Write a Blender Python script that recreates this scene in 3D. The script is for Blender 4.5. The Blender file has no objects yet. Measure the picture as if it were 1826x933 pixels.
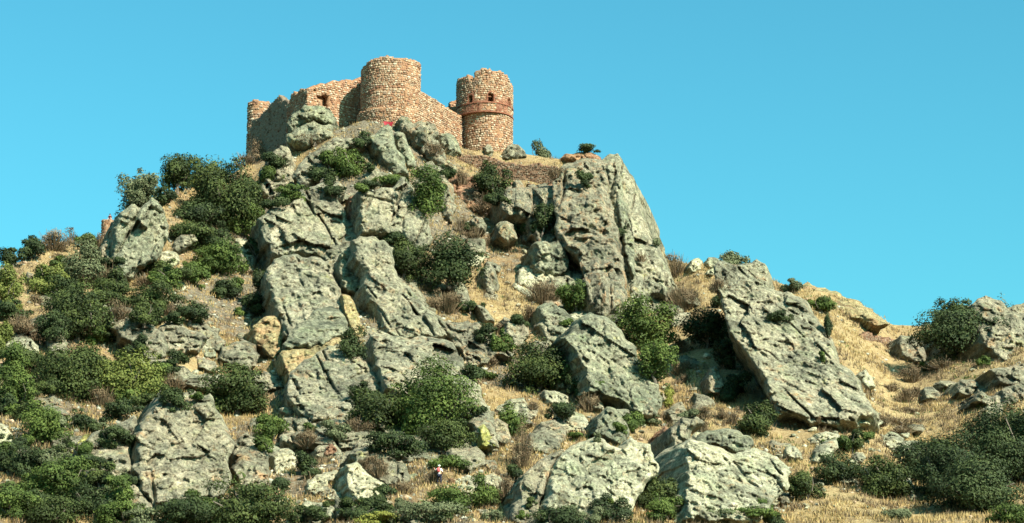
import bpy, bmesh, math, random
import numpy as np
from mathutils import Vector, Matrix
from mathutils.bvhtree import BVHTree
random.seed(7); RNG = np.random.default_rng(7)
SC = bpy.context.scene; COL = SC.collection
rad = math.radians

# ---------------------------------------------------------------- camera
PITCH = rad(12.0); F = 3748.0; CAMZ = 1.7
cam_d = bpy.data.cameras.new('camera'); cam = bpy.data.objects.new('camera', cam_d); COL.objects.link(cam)
cam.location = (0, 0, CAMZ); cam.rotation_euler = (rad(90) + PITCH, 0, 0)
cam_d.sensor_fit = 'HORIZONTAL'; cam_d.sensor_width = 36; cam_d.lens = 36 * F / 1826.0
cam_d.clip_start = 0.5; cam_d.clip_end = 9000
SC.camera = cam
# ---------------------------------------------------------------- sky and sun
SUN_AZ = 44.0   # degrees to the right of the camera's back
SUN_EL = 40.0
W = bpy.data.worlds.new('World'); SC.world = W; W.use_nodes = True
nt = W.node_tree; nt.nodes.clear()
sky = nt.nodes.new('ShaderNodeTexSky'); sky.sky_type = 'NISHITA'; sky.sun_disc = False
sky.sun_elevation = rad(SUN_EL); sky.sun_rotation = rad(180 - SUN_AZ)
sky.altitude = 400; sky.air_density = 1.0; sky.dust_density = 3.0; sky.ozone_density = 1.0
tint = nt.nodes.new('ShaderNodeMix'); tint.data_type = 'RGBA'; tint.blend_type = 'MULTIPLY'; tint.inputs[0].default_value = 1.0
SKY_TINT = (0.36, 1.17, 1.09, 1)
tint.inputs[7].default_value = SKY_TINT
bg = nt.nodes.new('ShaderNodeBackground'); bg.inputs['Strength'].default_value = 0.071
wo = nt.nodes.new('ShaderNodeOutputWorld')
nt.links.new(sky.outputs[0], tint.inputs[6]); nt.links.new(tint.outputs[2], bg.inputs[0]); nt.links.new(bg.outputs[0], wo.inputs[0])
sd = bpy.data.lights.new('sun', 'SUN'); sun = bpy.data.objects.new('sun', sd); COL.objects.link(sun)
sd.energy = 5.0; sd.angle = rad(0.5); sd.color = (1.0, 0.93, 0.80)
a, e = rad(SUN_AZ), rad(SUN_EL)
TO_SUN = Vector((math.sin(a) * math.cos(e), -math.cos(a) * math.cos(e), math.sin(e)))
sun.rotation_euler = TO_SUN.to_track_quat('Z', 'Y').to_euler(); sun.location = (60, -60, 120)
SC.view_settings.view_transform = 'Standard'; SC.view_settings.look = 'None'
SC.view_settings.exposure = 1.36; SC.view_settings.gamma = 1.0

# ---------------------------------------------------------------- pixel <-> place
cP, sP = math.cos(PITCH), math.sin(PITCH)
def P(px, py, y):
    px = np.asarray(px, float); py = np.asarray(py, float); y = np.asarray(y, float)
    X = (px - 913.0) / F; Y = (466.5 - py) / F
    k = y / (cP - Y * sP)
    return np.stack([X * k, y + 0 * k, CAMZ + (sP + Y * cP) * k], -1)
def mpp(y): return y / F * 1.03        # metres per photo pixel at depth y

# ---------------------------------------------------------------- noise
_TAB = np.random.default_rng(123).random(1 << 18)
def _h(i, j, k, s):
    h = (i * 73856093) ^ (j * 19349663) ^ (k * 83492791) ^ (int(s) * 40503 + 977 * int(s) * int(s))
    return _TAB[(h ^ (h >> 9)) & 0x3FFFF]
def vnoise(p, s=0):
    p = np.asarray(p, float); i = np.floor(p).astype(np.int64); f = p - i; f = f * f * (3 - 2 * f); r = 0
    for a in (0, 1):
        for b in (0, 1):
            for c in (0, 1):
                w = (f[:, 0] if a else 1 - f[:, 0]) * (f[:, 1] if b else 1 - f[:, 1]) * (f[:, 2] if c else 1 - f[:, 2])
                r = r + w * _h(i[:, 0] + a, i[:, 1] + b, i[:, 2] + c, s)
    return r * 2 - 1
def fbm(p, o=3, s=0):
    r = 0; a = 1.0; t = 0
    for k in range(o):
        r = r + a * vnoise(p * (2.03 ** k), s + k * 17); t += a; a *= .5
    return r / t
def cells(p, s=0):
    """3D Voronoi fracture: (offset of the cell, tilt of the cell at p, distance to the crack)"""
    i = np.floor(p).astype(np.int64); n = len(p)
    d1 = np.full(n, 9.0); d2 = np.full(n, 9.0); off = np.zeros(n); til = np.zeros(n)
    for a in (-1, 0, 1):
        for b in (-1, 0, 1):
            for c in (-1, 0, 1):
                ci, cj, ck = i[:, 0] + a, i[:, 1] + b, i[:, 2] + c
                v = np.stack([ci + _h(ci, cj, ck, s + 1), cj + _h(ci, cj, ck, s + 2), ck + _h(ci, cj, ck, s + 3)], -1) - p
                d = np.sqrt((v * v).sum(-1))
                m = d < d1
                d2 = np.where(m, d1, np.minimum(d2, d))
                o_ = _h(ci, cj, ck, s + 4) * 2 - 1
                t_ = -(v[:, 0] * (_h(ci, cj, ck, s + 5) * 2 - 1) + v[:, 1] * (_h(ci, cj, ck, s + 6) * 2 - 1) + v[:, 2] * (_h(ci, cj, ck, s + 7) * 2 - 1))
                off = np.where(m, o_, off); til = np.where(m, t_, til); d1 = np.where(m, d, d1)
    return off, til, d2 - d1

# ---------------------------------------------------------------- object helpers
def link_mesh(name, verts, faces, mat, parent=None, loc=None, smooth=False, attr=None, rel=True):
    """verts Nx3 in world space; the object's origin is put at loc"""
    me = bpy.data.meshes.new(name); verts = np.asarray(verts, float)
    if loc is None: loc = (0, 0, 0)
    if rel: verts = verts - np.array(loc)
    if isinstance(faces, np.ndarray):
        nf, k = faces.shape
        me.vertices.add(len(verts)); me.vertices.foreach_set('co', verts.astype(np.float32).ravel())
        me.loops.add(nf * k); me.loops.foreach_set('vertex_index', faces.astype(np.int32).ravel())
        me.polygons.add(nf); me.polygons.foreach_set('loop_start', np.arange(0, nf * k, k, dtype=np.int32))
        me.polygons.foreach_set('loop_total', np.full(nf, k, dtype=np.int32))
        me.update(calc_edges=True)
    else:
        me.from_pydata([tuple(v) for v in verts], [], [tuple(f) for f in faces]); me.update()
    if smooth: me.polygons.foreach_set('use_smooth', np.ones(len(me.polygons), dtype=bool))
    if attr:
        for an, (typ, dat) in attr.items():
            at = me.attributes.new(an, typ, 'POINT')
            at.data.foreach_set('color' if typ == 'FLOAT_COLOR' else 'value', np.asarray(dat, np.float32).ravel())
    if mat: me.materials.append(mat)
    o = bpy.data.objects.new(name, me); COL.objects.link(o)
    if parent is not None:
        o.parent = parent; o.location = Vector(loc) - parent.location
    else: o.location = loc
    return o
def empty(name, loc):
    o = bpy.data.objects.new(name, None); COL.objects.link(o); o.location = loc; o.empty_display_size = .3; return o
def tag(o, label, cat, group=None, kind=None):
    if label: o['label'] = label
    if cat: o['category'] = cat
    if group: o['group'] = group
    if kind: o['kind'] = kind
    return o

# ---------------------------------------------------------------- materials
class NT:
    def __init__(s, name, rough=.9):
        s.m = bpy.data.materials.new(name); s.m.use_nodes = True; s.t = s.m.node_tree; s.b = s.t.nodes['Principled BSDF']
        s.b.inputs['Roughness'].default_value = rough; s.b.inputs['Specular IOR Level'].default_value = .15
    def n(s, typ, **kw):
        nd = s.t.nodes.new(typ)
        for k, v in kw.items(): setattr(nd, k, v)
        return nd
    def l(s, a, b): s.t.links.new(a, b)
    def coord(s, scale=(1, 1, 1), rot=(0, 0, 0)):
        g = s.n('ShaderNodeNewGeometry'); mp = s.n('ShaderNodeMapping'); mp.inputs['Scale'].default_value = scale; mp.inputs['Rotation'].default_value = rot
        s.l(g.outputs['Position'], mp.inputs['Vector']); return mp.outputs[0]
    def noise(s, v, sc, det=4, ro=.6, out='Fac'):
        nd = s.n('ShaderNodeTexNoise'); nd.inputs['Scale'].default_value = sc; nd.inputs['Detail'].default_value = det; nd.inputs['Roughness'].default_value = ro
        s.l(v, nd.inputs['Vector']); return nd.outputs[out]
    def ramp(s, f, stops, interp='LINEAR'):
        r = s.n('ShaderNodeValToRGB'); r.color_ramp.interpolation = interp; el = r.color_ramp.elements
        while len(el) < len(stops): el.new(.5)
        for e_, (p, c) in zip(el, stops):
            e_.position = p; e_.color = (c[0], c[1], c[2], 1) if not isinstance(c, (int, float)) else (c, c, c, 1)
        s.l(f, r.inputs[0]); return r.outputs[0]
    def mix(s, f, a, b, bt='MIX'):
        m = s.n('ShaderNodeMix', data_type='RGBA', blend_type=bt)
        for inp, v in ((m.inputs[0], f), (m.inputs[6], a), (m.inputs[7], b)):
            if isinstance(v, (tuple, list)): inp.default_value = (v[0], v[1], v[2], 1)
            elif isinstance(v, (int, float)): inp.default_value = v
            else: s.l(v, inp)
        return m.outputs[2]
    def bump(s, h, st=.5, d=.1, prev=None):
        b = s.n('ShaderNodeBump'); b.inputs['Strength'].default_value = st; b.inputs['Distance'].default_value = d
        s.l(h, b.inputs['Height'])
        if prev: s.l(prev, b.inputs['Normal'])
        return b.outputs[0]
    def done(s, col, nrm=None, k=1.0):
        if k != 1.0: col = s.mix(1.0, col, (k, k, k), 'MULTIPLY')
        if isinstance(col, tuple): s.b.inputs['Base Color'].default_value = (*col, 1)
        else: s.l(col, s.b.inputs['Base Color'])
        if nrm: s.l(nrm, s.b.inputs['Normal'])
        return s.m

def rock_mat(name, dark, mid, pale, rust=.16, lichen=.25, rot=(0, 0, 0), stretch=(1, 1, .45)):
    m = NT(name, .95); v = m.coord(); vs = m.coord(stretch, rot)
    big = m.noise(vs, .16, 5, .6); med = m.noise(vs, .9, 6, .68); fine = m.noise(v, 4.5, 5, .72)
    c = m.ramp(med, [(.30, dark), (.47, mid), (.66, pale)])
    c = m.mix(m.ramp(big, [(.42, 0.0), (.62, .6)]), c, mid)
    # crustose lichen, pale grey-green discs
    li = m.noise(v, 2.2, 4, .7); c = m.mix(m.ramp(li, [(.52, 0.0), (.60, lichen)]), c, (pale[0] * 1.02, pale[1] * 1.08, pale[2] * .95))
    ye = m.noise(v, .55, 5, .7); c = m.mix(m.ramp(ye, [(.60, 0.0), (.70, lichen * 1.4)]), c, (.42, .40, .14))
    ru = m.noise(vs, .38, 6, .72); c = m.mix(m.ramp(ru, [(1 - rust - .30, 0.0), (1 - rust - .20, .75)]), c, (.46, .27, .14))
    # weathering speckle, dark moss in pits, fresh broken chips
    c = m.mix(1.0, c, m.ramp(fine, [(.31, .42), (.45, .84), (.57, 1.10), (.70, 1.34)]), 'MULTIPLY')
    ch = m.noise(v, 3.1, 3, .6); c = m.mix(m.ramp(ch, [(.66, 0.0), (.70, .7)]), c, (.60, .53, .42))
    md2 = m.noise(v, 1.7, 6, .72); c = m.mix(1.0, c, m.ramp(md2, [(.36, .46), (.48, .95), (.60, 1.28)]), 'MULTIPLY')
    # broad weathering: dark lichen sheets, washed pale faces, greenish and ochre stains
    br = m.noise(vs, .21, 5, .62); c = m.mix(1.0, c, m.ramp(br, [(.34, (.48, .49, .48)), (.46, (.92, .94, .91)), (.60, (1.22, 1.17, 1.11))]), 'MULTIPLY')
    gn = m.noise(v, .33, 4, .6); c = m.mix(m.ramp(gn, [(.54, 0.0), (.66, .32)]), c, m.mix(1.0, c, (.80, 1.02, .78), 'MULTIPLY'))
    oc = m.noise(vs, .47, 6, .74); c = m.mix(m.ramp(oc, [(.60, 0.0), (.70, .6)]), c, (.40, .27, .13))
    # thin fissures
    vo = m.n('ShaderNodeTexVoronoi', feature='DISTANCE_TO_EDGE'); vo.inputs['Scale'].default_value = .75
    wn = m.n('ShaderNodeMix', data_type='RGBA', blend_type='LINEAR_LIGHT'); wn.inputs[0].default_value = .35
    m.l(vs, wn.inputs[6]); m.l(m.noise(v, 1.4, 4, .6, 'Color'), wn.inputs[7]); m.l(wn.outputs[2], vo.inputs['Vector'])
    cr = m.ramp(vo.outputs['Distance'], [(0.0, 0.0), (.05, 1.0)])
    b1 = m.bump(cr, .4, .14); b2 = m.bump(med, 1.0, .55, b1); b3 = m.bump(fine, 1.0, .22, b2)
    return m.done(c, b3, .73)
M = {}
M['rock'] = rock_mat('weathered_rock', (.105, .094, .066), (.27, .245, .172), (.49, .435, .31), .13, .30)
M['rock_tilt'] = rock_mat('slab_rock', (.11, .102, .072), (.28, .26, .182), (.50, .455, .33), .12, .35, (0, rad(28), 0), (1, 1, .4))
M['rock_green'] = rock_mat('green_grey_rock', (.10, .102, .072), (.24, .238, .165), (.43, .415, .29), .08, .30, (0, rad(-25), 0), (1, 1, .5))
M['rock_pale'] = rock_mat('pale_rock', (.20, .185, .125), (.45, .425, .29), (.68, .63, .46), .11, .30)
M['rock_strata'] = rock_mat('strata_rock', (.12, .11, .08), (.27, .25, .18), (.46, .41, .29), .17, .25, (0, rad(12), 0), (2.4, 2.4, .22))
M['rock_yellow'] = rock_mat('ochre_stained_rock', (.17, .13, .07), (.38, .30, .15), (.55, .46, .27), .20, .4)
M['rock_rust'] = rock_mat('rust_red_rock', (.16, .09, .06), (.34, .18, .11), (.50, .33, .22), .2, .05)
M['rock_sulphur'] = rock_mat('lichen_yellow_rock', (.26, .24, .09), (.46, .42, .12), (.58, .54, .24), .12, .5)

def ground_mat():
    m = NT('dry_grass_ground', 1.0); v = m.coord(); vs = m.coord((1, .5, 1))
    z = m.n('ShaderNodeAttribute', attribute_name='rocky').outputs['Fac']
    med = m.noise(v, .45, 6, .7); fine = m.noise(v, 3.2, 6, .75); big = m.noise(v, .11, 4, .6)
    straw = m.ramp(fine, [(.30, (.24, .15, .065)), (.45, (.44, .315, .145)), (.62, (.62, .475, .25))])
    soil = m.ramp(fine, [(.32, (.10, .062, .036)), (.5, (.25, .15, .08)), (.68, (.38, .26, .15))])
    scree = m.ramp(fine, [(.34, (.06, .055, .04)), (.5, (.20, .17, .12)), (.64, (.38, .33, .23))])
    c = m.mix(m.ramp(med, [(.52, 0.0), (.66, .7)]), straw, soil)
    c = m.mix(m.ramp(big, [(.52, 0.0), (.68, .4)]), c, (.26, .15, .07))
    c = m.mix(m.ramp(z, [(.18, 0.0), (.45, .62)]), c, m.mix(1.0, soil, (.92, .86, .86), 'MULTIPLY'))
    ad = m.n('ShaderNodeMath', operation='ADD'); m.l(z, ad.inputs[0]); m.l(m.noise(v, .8, 5, .7), ad.inputs[1])
    c = m.mix(m.ramp(ad.outputs[0], [(.86, 0.0), (1.02, .92)]), c, scree)
    gr = m.noise(v, .3, 5, .7); c = m.mix(m.ramp(gr, [(.62, 0.0), (.72, .5)]), c, (.20, .20, .07))
    b = m.bump(med, .8, .5); b = m.bump(fine, 1.0, .22, b)
    return m.done(c, b, .61)
M['ground'] = ground_mat()

def leaf_mat(name, dark, mid, lite, trans=.14):
    m = NT(name, .75); m.b.inputs['Specular IOR Level'].default_value = .25
    a = m.n('ShaderNodeAttribute', attribute_name='tint').outputs['Fac']
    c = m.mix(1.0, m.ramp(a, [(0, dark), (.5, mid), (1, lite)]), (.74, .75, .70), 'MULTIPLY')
    t = m.n('ShaderNodeBsdfTranslucent'); m.l(c, t.inputs[0]); m.l(c, m.b.inputs['Base Color'])
    mx = m.n('ShaderNodeMixShader'); mx.inputs[0].default_value = trans
    m.l(m.b.outputs[0], mx.inputs[1]); m.l(t.outputs[0], mx.inputs[2]); m.l(mx.outputs[0], m.t.nodes['Material Output'].inputs[0])
    return m.m
M['oak'] = leaf_mat('oak_leaves', (.010, .016, .005), (.044, .062, .014), (.118, .142, .036))
M['dark'] = leaf_mat('dark_leaves', (.008, .014, .005), (.034, .052, .015), (.090, .115, .036))
M['green'] = leaf_mat('green_leaves', (.018, .032, .007), (.070, .104, .019), (.155, .200, .042))
M['bright'] = leaf_mat('bright_leaves', (.045, .060, .012), (.135, .155, .032), (.25, .265, .065))
M['grey'] = leaf_mat('grey_olive_leaves', (.045, .052, .025), (.12, .135, .065), (.22, .235, .13))
M['yellow'] = leaf_mat('yellow_green_leaves', (.10, .10, .02), (.24, .24, .045), (.36, .36, .09))
M['dry'] = leaf_mat('dry_twigs', (.07, .045, .028), (.17, .115, .065), (.30, .215, .13), .1)
M['straw'] = leaf_mat('straw_blades', (.23, .14, .055), (.43, .29, .125), (.64, .47, .235), .12)
def bark_mat():
    m = NT('grey_bark'); v = m.coord((1, 1, .3)); f = m.noise(v, 6, 4, .7)
    return m.done(m.ramp(f, [(.3, (.05, .04, .03)), (.7, (.19, .16, .125))]), m.bump(f, .8, .05))
M['bark'] = bark_mat()

# ---------------------------------------------------------------- the hill
SKY_U = [-900, -400, -100, 0, 60, 120, 190, 250, 300, 400, 440, 520, 600, 650, 700, 760, 800, 850, 920, 1000, 1060, 1100, 1130, 1160, 1190, 1280, 1400, 1450, 1500, 1545, 1590, 1640, 1700, 1750, 1826, 2000, 2500, 3000]
SKY_V = [760, 640, 505, 482, 452, 440, 428, 385, 345, 318, 300, 268, 232, 214, 222, 238, 256, 268, 272, 286, 292, 318, 370, 425, 462, 474, 508, 515, 528, 548, 580, 584, 575, 566, 560, 600, 700, 800]
SD_U = [-900, -300, 0, 200, 320, 450, 600, 700, 820, 900, 1050, 1150, 1250, 1450, 1640, 1826, 2200, 3000]
SD_V = [220, 226, 234, 256, 275, 301, 297, 299, 306, 312, 308, 296, 280, 275, 288, 268, 258, 240]
YB, VB = 150.0, 985.0
def vs_(u): return np.interp(u, SKY_U, SKY_V)
def sd_(u): return np.interp(u, SD_U, SD_V)
def H(x, y, detail=True):
    x = np.asarray(x, float); y = np.asarray(y, float); sh = x.shape; x = x.ravel(); y = y.ravel()
    az = x / np.maximum(y, 60); Yv = np.zeros_like(x)
    for _ in range(3):
        u = 913 + F * az * (cP - Yv * sP); S = sd_(u); t = np.clip((y - YB) / (S - YB), 0, 1)
        v = VB + (vs_(u) - VB) * t; Yv = (466.5 - v) / F
    z = CAMZ + np.minimum(np.maximum(y, YB), S) * (sP + Yv * cP) / (cP - Yv * sP)
    near = np.clip((y - 30) / (YB - 30), 0, 1); z = np.where(y < YB, z * near ** 1.6, z)
    d = y - S
    z = np.where(d > 0, z + np.minimum(d, 14) * .12 - np.maximum(d - 14, 0) * .55, z)
    z = np.maximum(z, 0.0)
    if detail:
        p = np.stack([x, y, np.zeros_like(x)], -1)
        amp = np.clip((y - 60) / 80, 0, 1) * np.clip(1 - (y - 340) / 200, 0, 1)
        rk = rocky(x, y)
        near_r = 1 - .55 * np.exp(-((y - S) / 14) ** 2)
        z = z + amp * near_r * ((.9 * fbm(p / 11, 2, 3) + .45 * fbm(p / 3.6, 2, 9)) + rk * .45 * np.abs(fbm(p / 1.7, 2, 21)))
        o_, ti, ed = cells(p / 2.6, 77)
        z = z + amp * near_r * rk * .5 * (o_ * .5 + ti * .9)
    return z.reshape(sh)
def rocky(x, y):
    """0 = dry grass, 1 = broken rocky ground (by place on the hill)"""
    u = 913 + F * x / np.maximum(y, 60) * .96
    r = np.interp(u, [-200, 350, 500, 800, 900, 1060, 1200, 1320, 1500, 2100], [.45, .36, .46, .42, .26, .34, .15, .15, .06, .10])
    p = np.stack([x, y, np.zeros_like(x)], -1)
    return np.clip(r + .35 * fbm(p / 16, 2, 40), 0, 1)
def at(px, py, y0=None):
    """point of the hill seen at a photo pixel (None above the skyline -> on the ridge)"""
    px = np.atleast_1d(np.asarray(px, float)); py = np.atleast_1d(np.asarray(py, float))
    t = (VB - py) / (VB - vs_(px)); S = sd_(px)
    y = np.where(t <= 1, YB + (S - YB) * t, S + 1.5)
    return y
def ground_point(px, py):
    y = float(at(px, py)[0])
    for _ in range(6):
        p = P(px, py, y); h = float(Hq(p[0], p[1])); y = float(np.clip(y - (h - p[2]) / .75, 120, 330)); 
    p = P(px, py, y); p[2] = float(Hq(p[0], p[1])); return p

xs = np.concatenate([[-4000, -2500, -1500, -900, -600, -420, -320, -250, -200, -170, -145, -128, -115, -105], np.arange(-97, 97.1, .44), [105, 115, 128, 145, 170, 200, 250, 320, 420, 600, 900, 1500, 2500, 4000]])
ys = np.concatenate([[-1500, -700, -300, -120, -40, 0, 20, 35, 50, 62, 74, 85, 95, 105, 113, 120, 126, 131, 135], np.arange(138, 327, .5), [329, 332, 336, 341, 347, 355, 365, 380, 400, 430, 480, 560, 700, 1000, 1600, 2600, 5000]])
GX, GY = np.meshgrid(xs, ys)
GZ = H(GX, GY)
nx, ny = len(xs), len(ys)
idx = np.arange(nx * ny).reshape(ny, nx)
gf = np.stack([idx[:-1, :-1], idx[:-1, 1:], idx[1:, 1:], idx[1:, :-1]], -1).reshape(-1, 4)
hill = link_mesh('hillside', np.stack([GX, GY, GZ], -1).reshape(-1, 3), gf, M['ground'],
                 attr={'rocky': ('FLOAT', rocky(GX.ravel(), GY.ravel()))})
def Hq(x, y):
    """height of the built hillside sheet"""
    x = np.asarray(x, float); y = np.asarray(y, float)
    i = np.clip(np.searchsorted(xs, x) - 1, 0, nx - 2); j = np.clip(np.searchsorted(ys, y) - 1, 0, ny - 2)
    a = (x - xs[i]) / (xs[i + 1] - xs[i]); b = (y - ys[j]) / (ys[j + 1] - ys[j])
    return GZ[j, i] * (1 - a) * (1 - b) + GZ[j, i + 1] * a * (1 - b) + GZ[j + 1, i] * (1 - a) * b + GZ[j + 1, i + 1] * a * b
tag(hill, 'steep hillside of dry golden grass, ochre soil and scree', None, kind='structure')

# ================================================================ ROCK OUTCROPS
BVH_V = []; BVH_F = []; FOOT = []; bvh_n = 0
def poly_sdf(pts, gx, gy):
    """signed distance (positive inside) and the direction towards the outline"""
    p = np.stack([gx, gy], -1); n = len(pts); best = np.full(len(gx), 1e9); vec = np.zeros((len(gx), 2)); ins = np.zeros(len(gx), bool)
    for i in range(n):
        a = pts[i]; b = pts[(i + 1) % n]; ab = b - a
        t = np.clip(((p - a) @ ab) / (ab @ ab + 1e-9), 0, 1); q = a + t[:, None] * ab; w = q - p; d = (w * w).sum(-1)
        m = d < best; best = np.where(m, d, best); vec[m] = w[m]
        cond = ((a[1] > p[:, 1]) != (b[1] > p[:, 1])) & (p[:, 0] < (b[0] - a[0]) * (p[:, 1] - a[1]) / (b[1] - a[1] + 1e-12) + a[0])
        ins ^= cond
    d = np.sqrt(best); return np.where(ins, d, -d), vec
def rough_outline(pts, amp=2.6, seed=0):
    out = []; n = len(pts)
    for i in range(n):
        a = np.array(pts[i], float); b = np.array(pts[(i + 1) % n], float); L = np.hypot(*(b - a)); k = max(1, int(L / 7))
        nr = np.array([-(b - a)[1], (b - a)[0]]) / (L + 1e-6)
        for j in range(k):
            q = a + (b - a) * j / k
            nz = vnoise(np.array([[q[0] / 17., q[1] / 17., seed]]))[0] * amp * 1.2 + vnoise(np.array([[q[0] / 6., q[1] / 6., seed + 9.]]))[0] * amp
            out.append(q + nr * nz * min(1, L / 14))
    return np.array(out)
rock_id = 0
MARKS = []
def mark(x, y, label):
    t = label.split(',')[0].split(' with ')[0].split(' against ')[0]; w = t.split()[:9]
    while w and w[-1] in ('the', 'a', 'of', 'in', 'on', 'to', 'and', 'at', 'its', 'below', 'above', 'beside', 'behind', 'right', 'left', 'under', 'big', 'dark', 'great', 'by', 'between', 'from', 'among', 'tall', 'two', 'upper', 'lower'): w.pop()
    MARKS.append((x, y, ' '.join(w)))
def rock(name, label, cat, poly, mat='rock', yaw=0.0, steep=.45, lift=1.6, edge=1.3, rim=15, amp=1.0, side=-.25, strata=(0, 1.0), step=2.0, deep=None, group=None, dy=0.0, fine=1.0, ribs=0.0, follow=False):
    """One outcrop. poly: its outline as seen in the photograph; it gets its own distance, a tilted fractured face and
    thick broken flanks that run back into the hill. yaw > 0 turns the face to the right."""
    global rock_id, bvh_n
    rock_id += 1; sd_ = rock_id * 31
    if ribs == 0 and name in ('rock_slab', 'rock_outcrop'): ribs = .32
    pts = rough_outline(poly, 3.2 if len(poly) > 8 else 1.6, sd_)
    x0, y0 = pts.min(0) - 4; x1, y1 = pts.max(0) + 4
    gx, gy = np.meshgrid(np.arange(x0, x1, step), np.arange(y0, y1, step)); sh = gx.shape
    gxf, gyf = gx.ravel(), gy.ravel()
    d, vec = poly_sdf(pts, gxf, gyf)
    ins = d > 0
    ii = np.arange(len(d)).reshape(sh)
    q = np.stack([ii[:-1, :-1], ii[1:, :-1], ii[1:, 1:], ii[:-1, 1:]], -1).reshape(-1, 4)
    q = q[ins[q].sum(-1) >= 2]
    # snap the outside vertices onto the outline
    use = np.unique(q); out = use[~ins[use]]
    gxf[out] += vec[out, 0]; gyf[out] += vec[out, 1]; d[out] = 0
    # base plane of the face
    ip = np.array(poly, float); ty = at(ip[:, 0], ip[:, 1]) + dy
    A = np.stack([np.ones(len(ip)), ip[:, 0] - ip[:, 0].mean(), ip[:, 1] - ip[:, 1].max()], -1)
    (a_, b_, c_), *_ = np.linalg.lstsq(A, ty, rcond=None)
    c_ = min(c_, 0)
    slope = c_ * (1 - steep); D0 = a_; mp = mpp(D0)
    # yaw: depth grows to the right
    bx = math.tan(rad(yaw)) * mp
    px_, py_ = gxf[use], gyf[use]; du = d[use]
    D = D0 + slope * (py_ - ip[:, 1].max()) + bx * (px_ - ip[:, 0].mean()) - lift
    if follow: D = at(px_, py_) - lift
    D = np.minimum(D, D0 + max(0, -c_ * (ip[:, 1].max() - ip[:, 1].min())) + 6)
    p0 = P(px_, py_, D)
    size = math.sqrt(abs((x1 - x0) * (y1 - y0))) * mp
    an, st = strata; ca, sa = math.cos(rad(an)), math.sin(rad(an))
    loc = np.stack([p0[:, 0] * ca + p0[:, 2] * sa, p0[:, 1] * .6, (-p0[:, 0] * sa + p0[:, 2] * ca) / st], -1) + sd_ * 1.37
    # broken edge: narrow in places, chamfered in others
    rv = rim * (.35 + .9 * np.clip(vnoise(loc / 1.6 + 7, sd_ + 2) + .45, 0, 1))
    D = D + edge * np.clip(1 - du / rv, 0, 1) ** 1.5
    warp = np.stack([fbm(loc / 1.9 + 13 * k, 2, sd_ + k) for k in range(3)], -1) * .7
    s1 = min(3.8, max(1.1, size / 3.0))
    keep = np.clip(du / (rim * .8), 0.15, 1)
    o1, t1, e1 = cells((loc + warp * .5) / s1, sd_); o2, t2, e2 = cells((loc + warp * .5) / 1.25, sd_ + 5)
    o3, t3, e3 = cells((loc + warp * .5) / .50, sd_ + 9); o4, t4, e4 = cells(loc / .25, sd_ + 12)
    D = D - amp * keep * (s1 * .10 * o1 + s1 * .42 * t1) - amp * (.13 * o2 + .62 * t2) * np.clip(keep + .3, 0, 1) - fine * (.085 * o3 + .34 * t3) - fine * (.04 * o4 + .12 * t4)
    # long open fissures along the bedding, and a few across it
    q1 = loc[:, 0] / 3.4 + .10 * fbm(loc / 3.5 + 31, 2, sd_ + 20) + .16 * o1 + .5; n1 = (q1 - np.round(q1)) * 3.4
    q2 = loc[:, 2] / 4.2 + .10 * fbm(loc / 3.5 + 57, 2, sd_ + 23) + .16 * o1; n2 = (q2 - np.round(q2)) * 4.2
    wv_ = .16 + .20 * np.clip(vnoise(loc / 1.7 + 3, sd_ + 31) + .3, 0, 1) ** 2
    m1 = np.clip(vnoise(loc / 5 + 5, sd_ + 26) * 2 + .1, 0, 1); m2 = np.clip(vnoise(loc / 4 + 11, sd_ + 27) * 2 - .3, 0, 1)
    D = D + amp * min(1, s1 / 2) * (1.9 * m1 * np.clip(1 - np.abs(n1) / wv_, 0, 1) + 1.1 * m2 * np.clip(1 - np.abs(n2) / (wv_ * .8), 0, 1)) * np.clip(du / 8, 0, 1)
    D = D - .16 * fbm(loc / .8, 4, sd_ + 3) * amp
    if ribs:      # upright beds weathered into ribs
        for sc_, am in ((1.5, .75), (.55, .30)):
            D = D - ribs * am * (1 - 2.4 * np.abs(fbm(np.stack([loc[:, 0] / sc_, loc[:, 1] / sc_, loc[:, 2] / (sc_ * 3.2)], -1) + 11, 2, sd_ + 41))) * keep
    V = P(px_, py_, D)
    rem = -np.ones(len(d), int); rem[use] = np.arange(len(use)); q = rem[q]
    # outline edges
    ed = {}
    for f in q.tolist():
        for k in range(4):
            e_ = (f[k], f[(k + 1) % 4])
            if (e_[1], e_[0]) in ed: del ed[(e_[1], e_[0])]
            else: ed[e_] = 1
    bv = sorted({v for e_ in ed for v in e_}); bi = {v: i for i, v in enumerate(bv)}; bva = np.array(bv)
    dirv = np.array([side, 1.0, -.12]); dirv /= np.linalg.norm(dirv)
    if deep is None:
        hb = at(px_[bva], py_[bva]) + dy; L = np.clip(hb - D[bva] + 3.0, 3.5, 30)
    else: L = np.full(len(bv), float(deep))
    rings = [V]; faces = [q]; last = bva.copy(); base = V[bva]; total = len(V); Lm = L.max()
    fr = [.035, .08, .14, .21, .30, .42, .6, 1.0] if Lm > 8 else [.1, .25, .5, 1.0]
    for f_ in fr:
        r = base + dirv * (L * f_)[:, None]
        nz = np.stack([fbm(r / 1.3 + 50 * k + sd_, 3, sd_ + k) for k in range(3)], -1)
        r = r + nz * np.array([.55, .3, .5]) * min(1, f_ * 9)
        r[:, 2] -= .25 * f_ * L * .2
        new = np.arange(total, total + len(bv)); total += len(bv)
        ea = np.array(list(ed.keys())); ia = np.array([bi[a] for a in ea[:, 0]]); ib = np.array([bi[b] for b in ea[:, 1]])
        faces.append(np.stack([last[ib], last[ia], new[ia], new[ib]], -1)); rings.append(r); last = new
    V = np.concatenate(rings); Fq = np.concatenate(faces)
    basep = P(ip[:, 0].mean(), ip[:, 1].max(), D0 - lift)
    o = link_mesh(name, V, Fq, M[mat], loc=tuple(basep))
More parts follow.
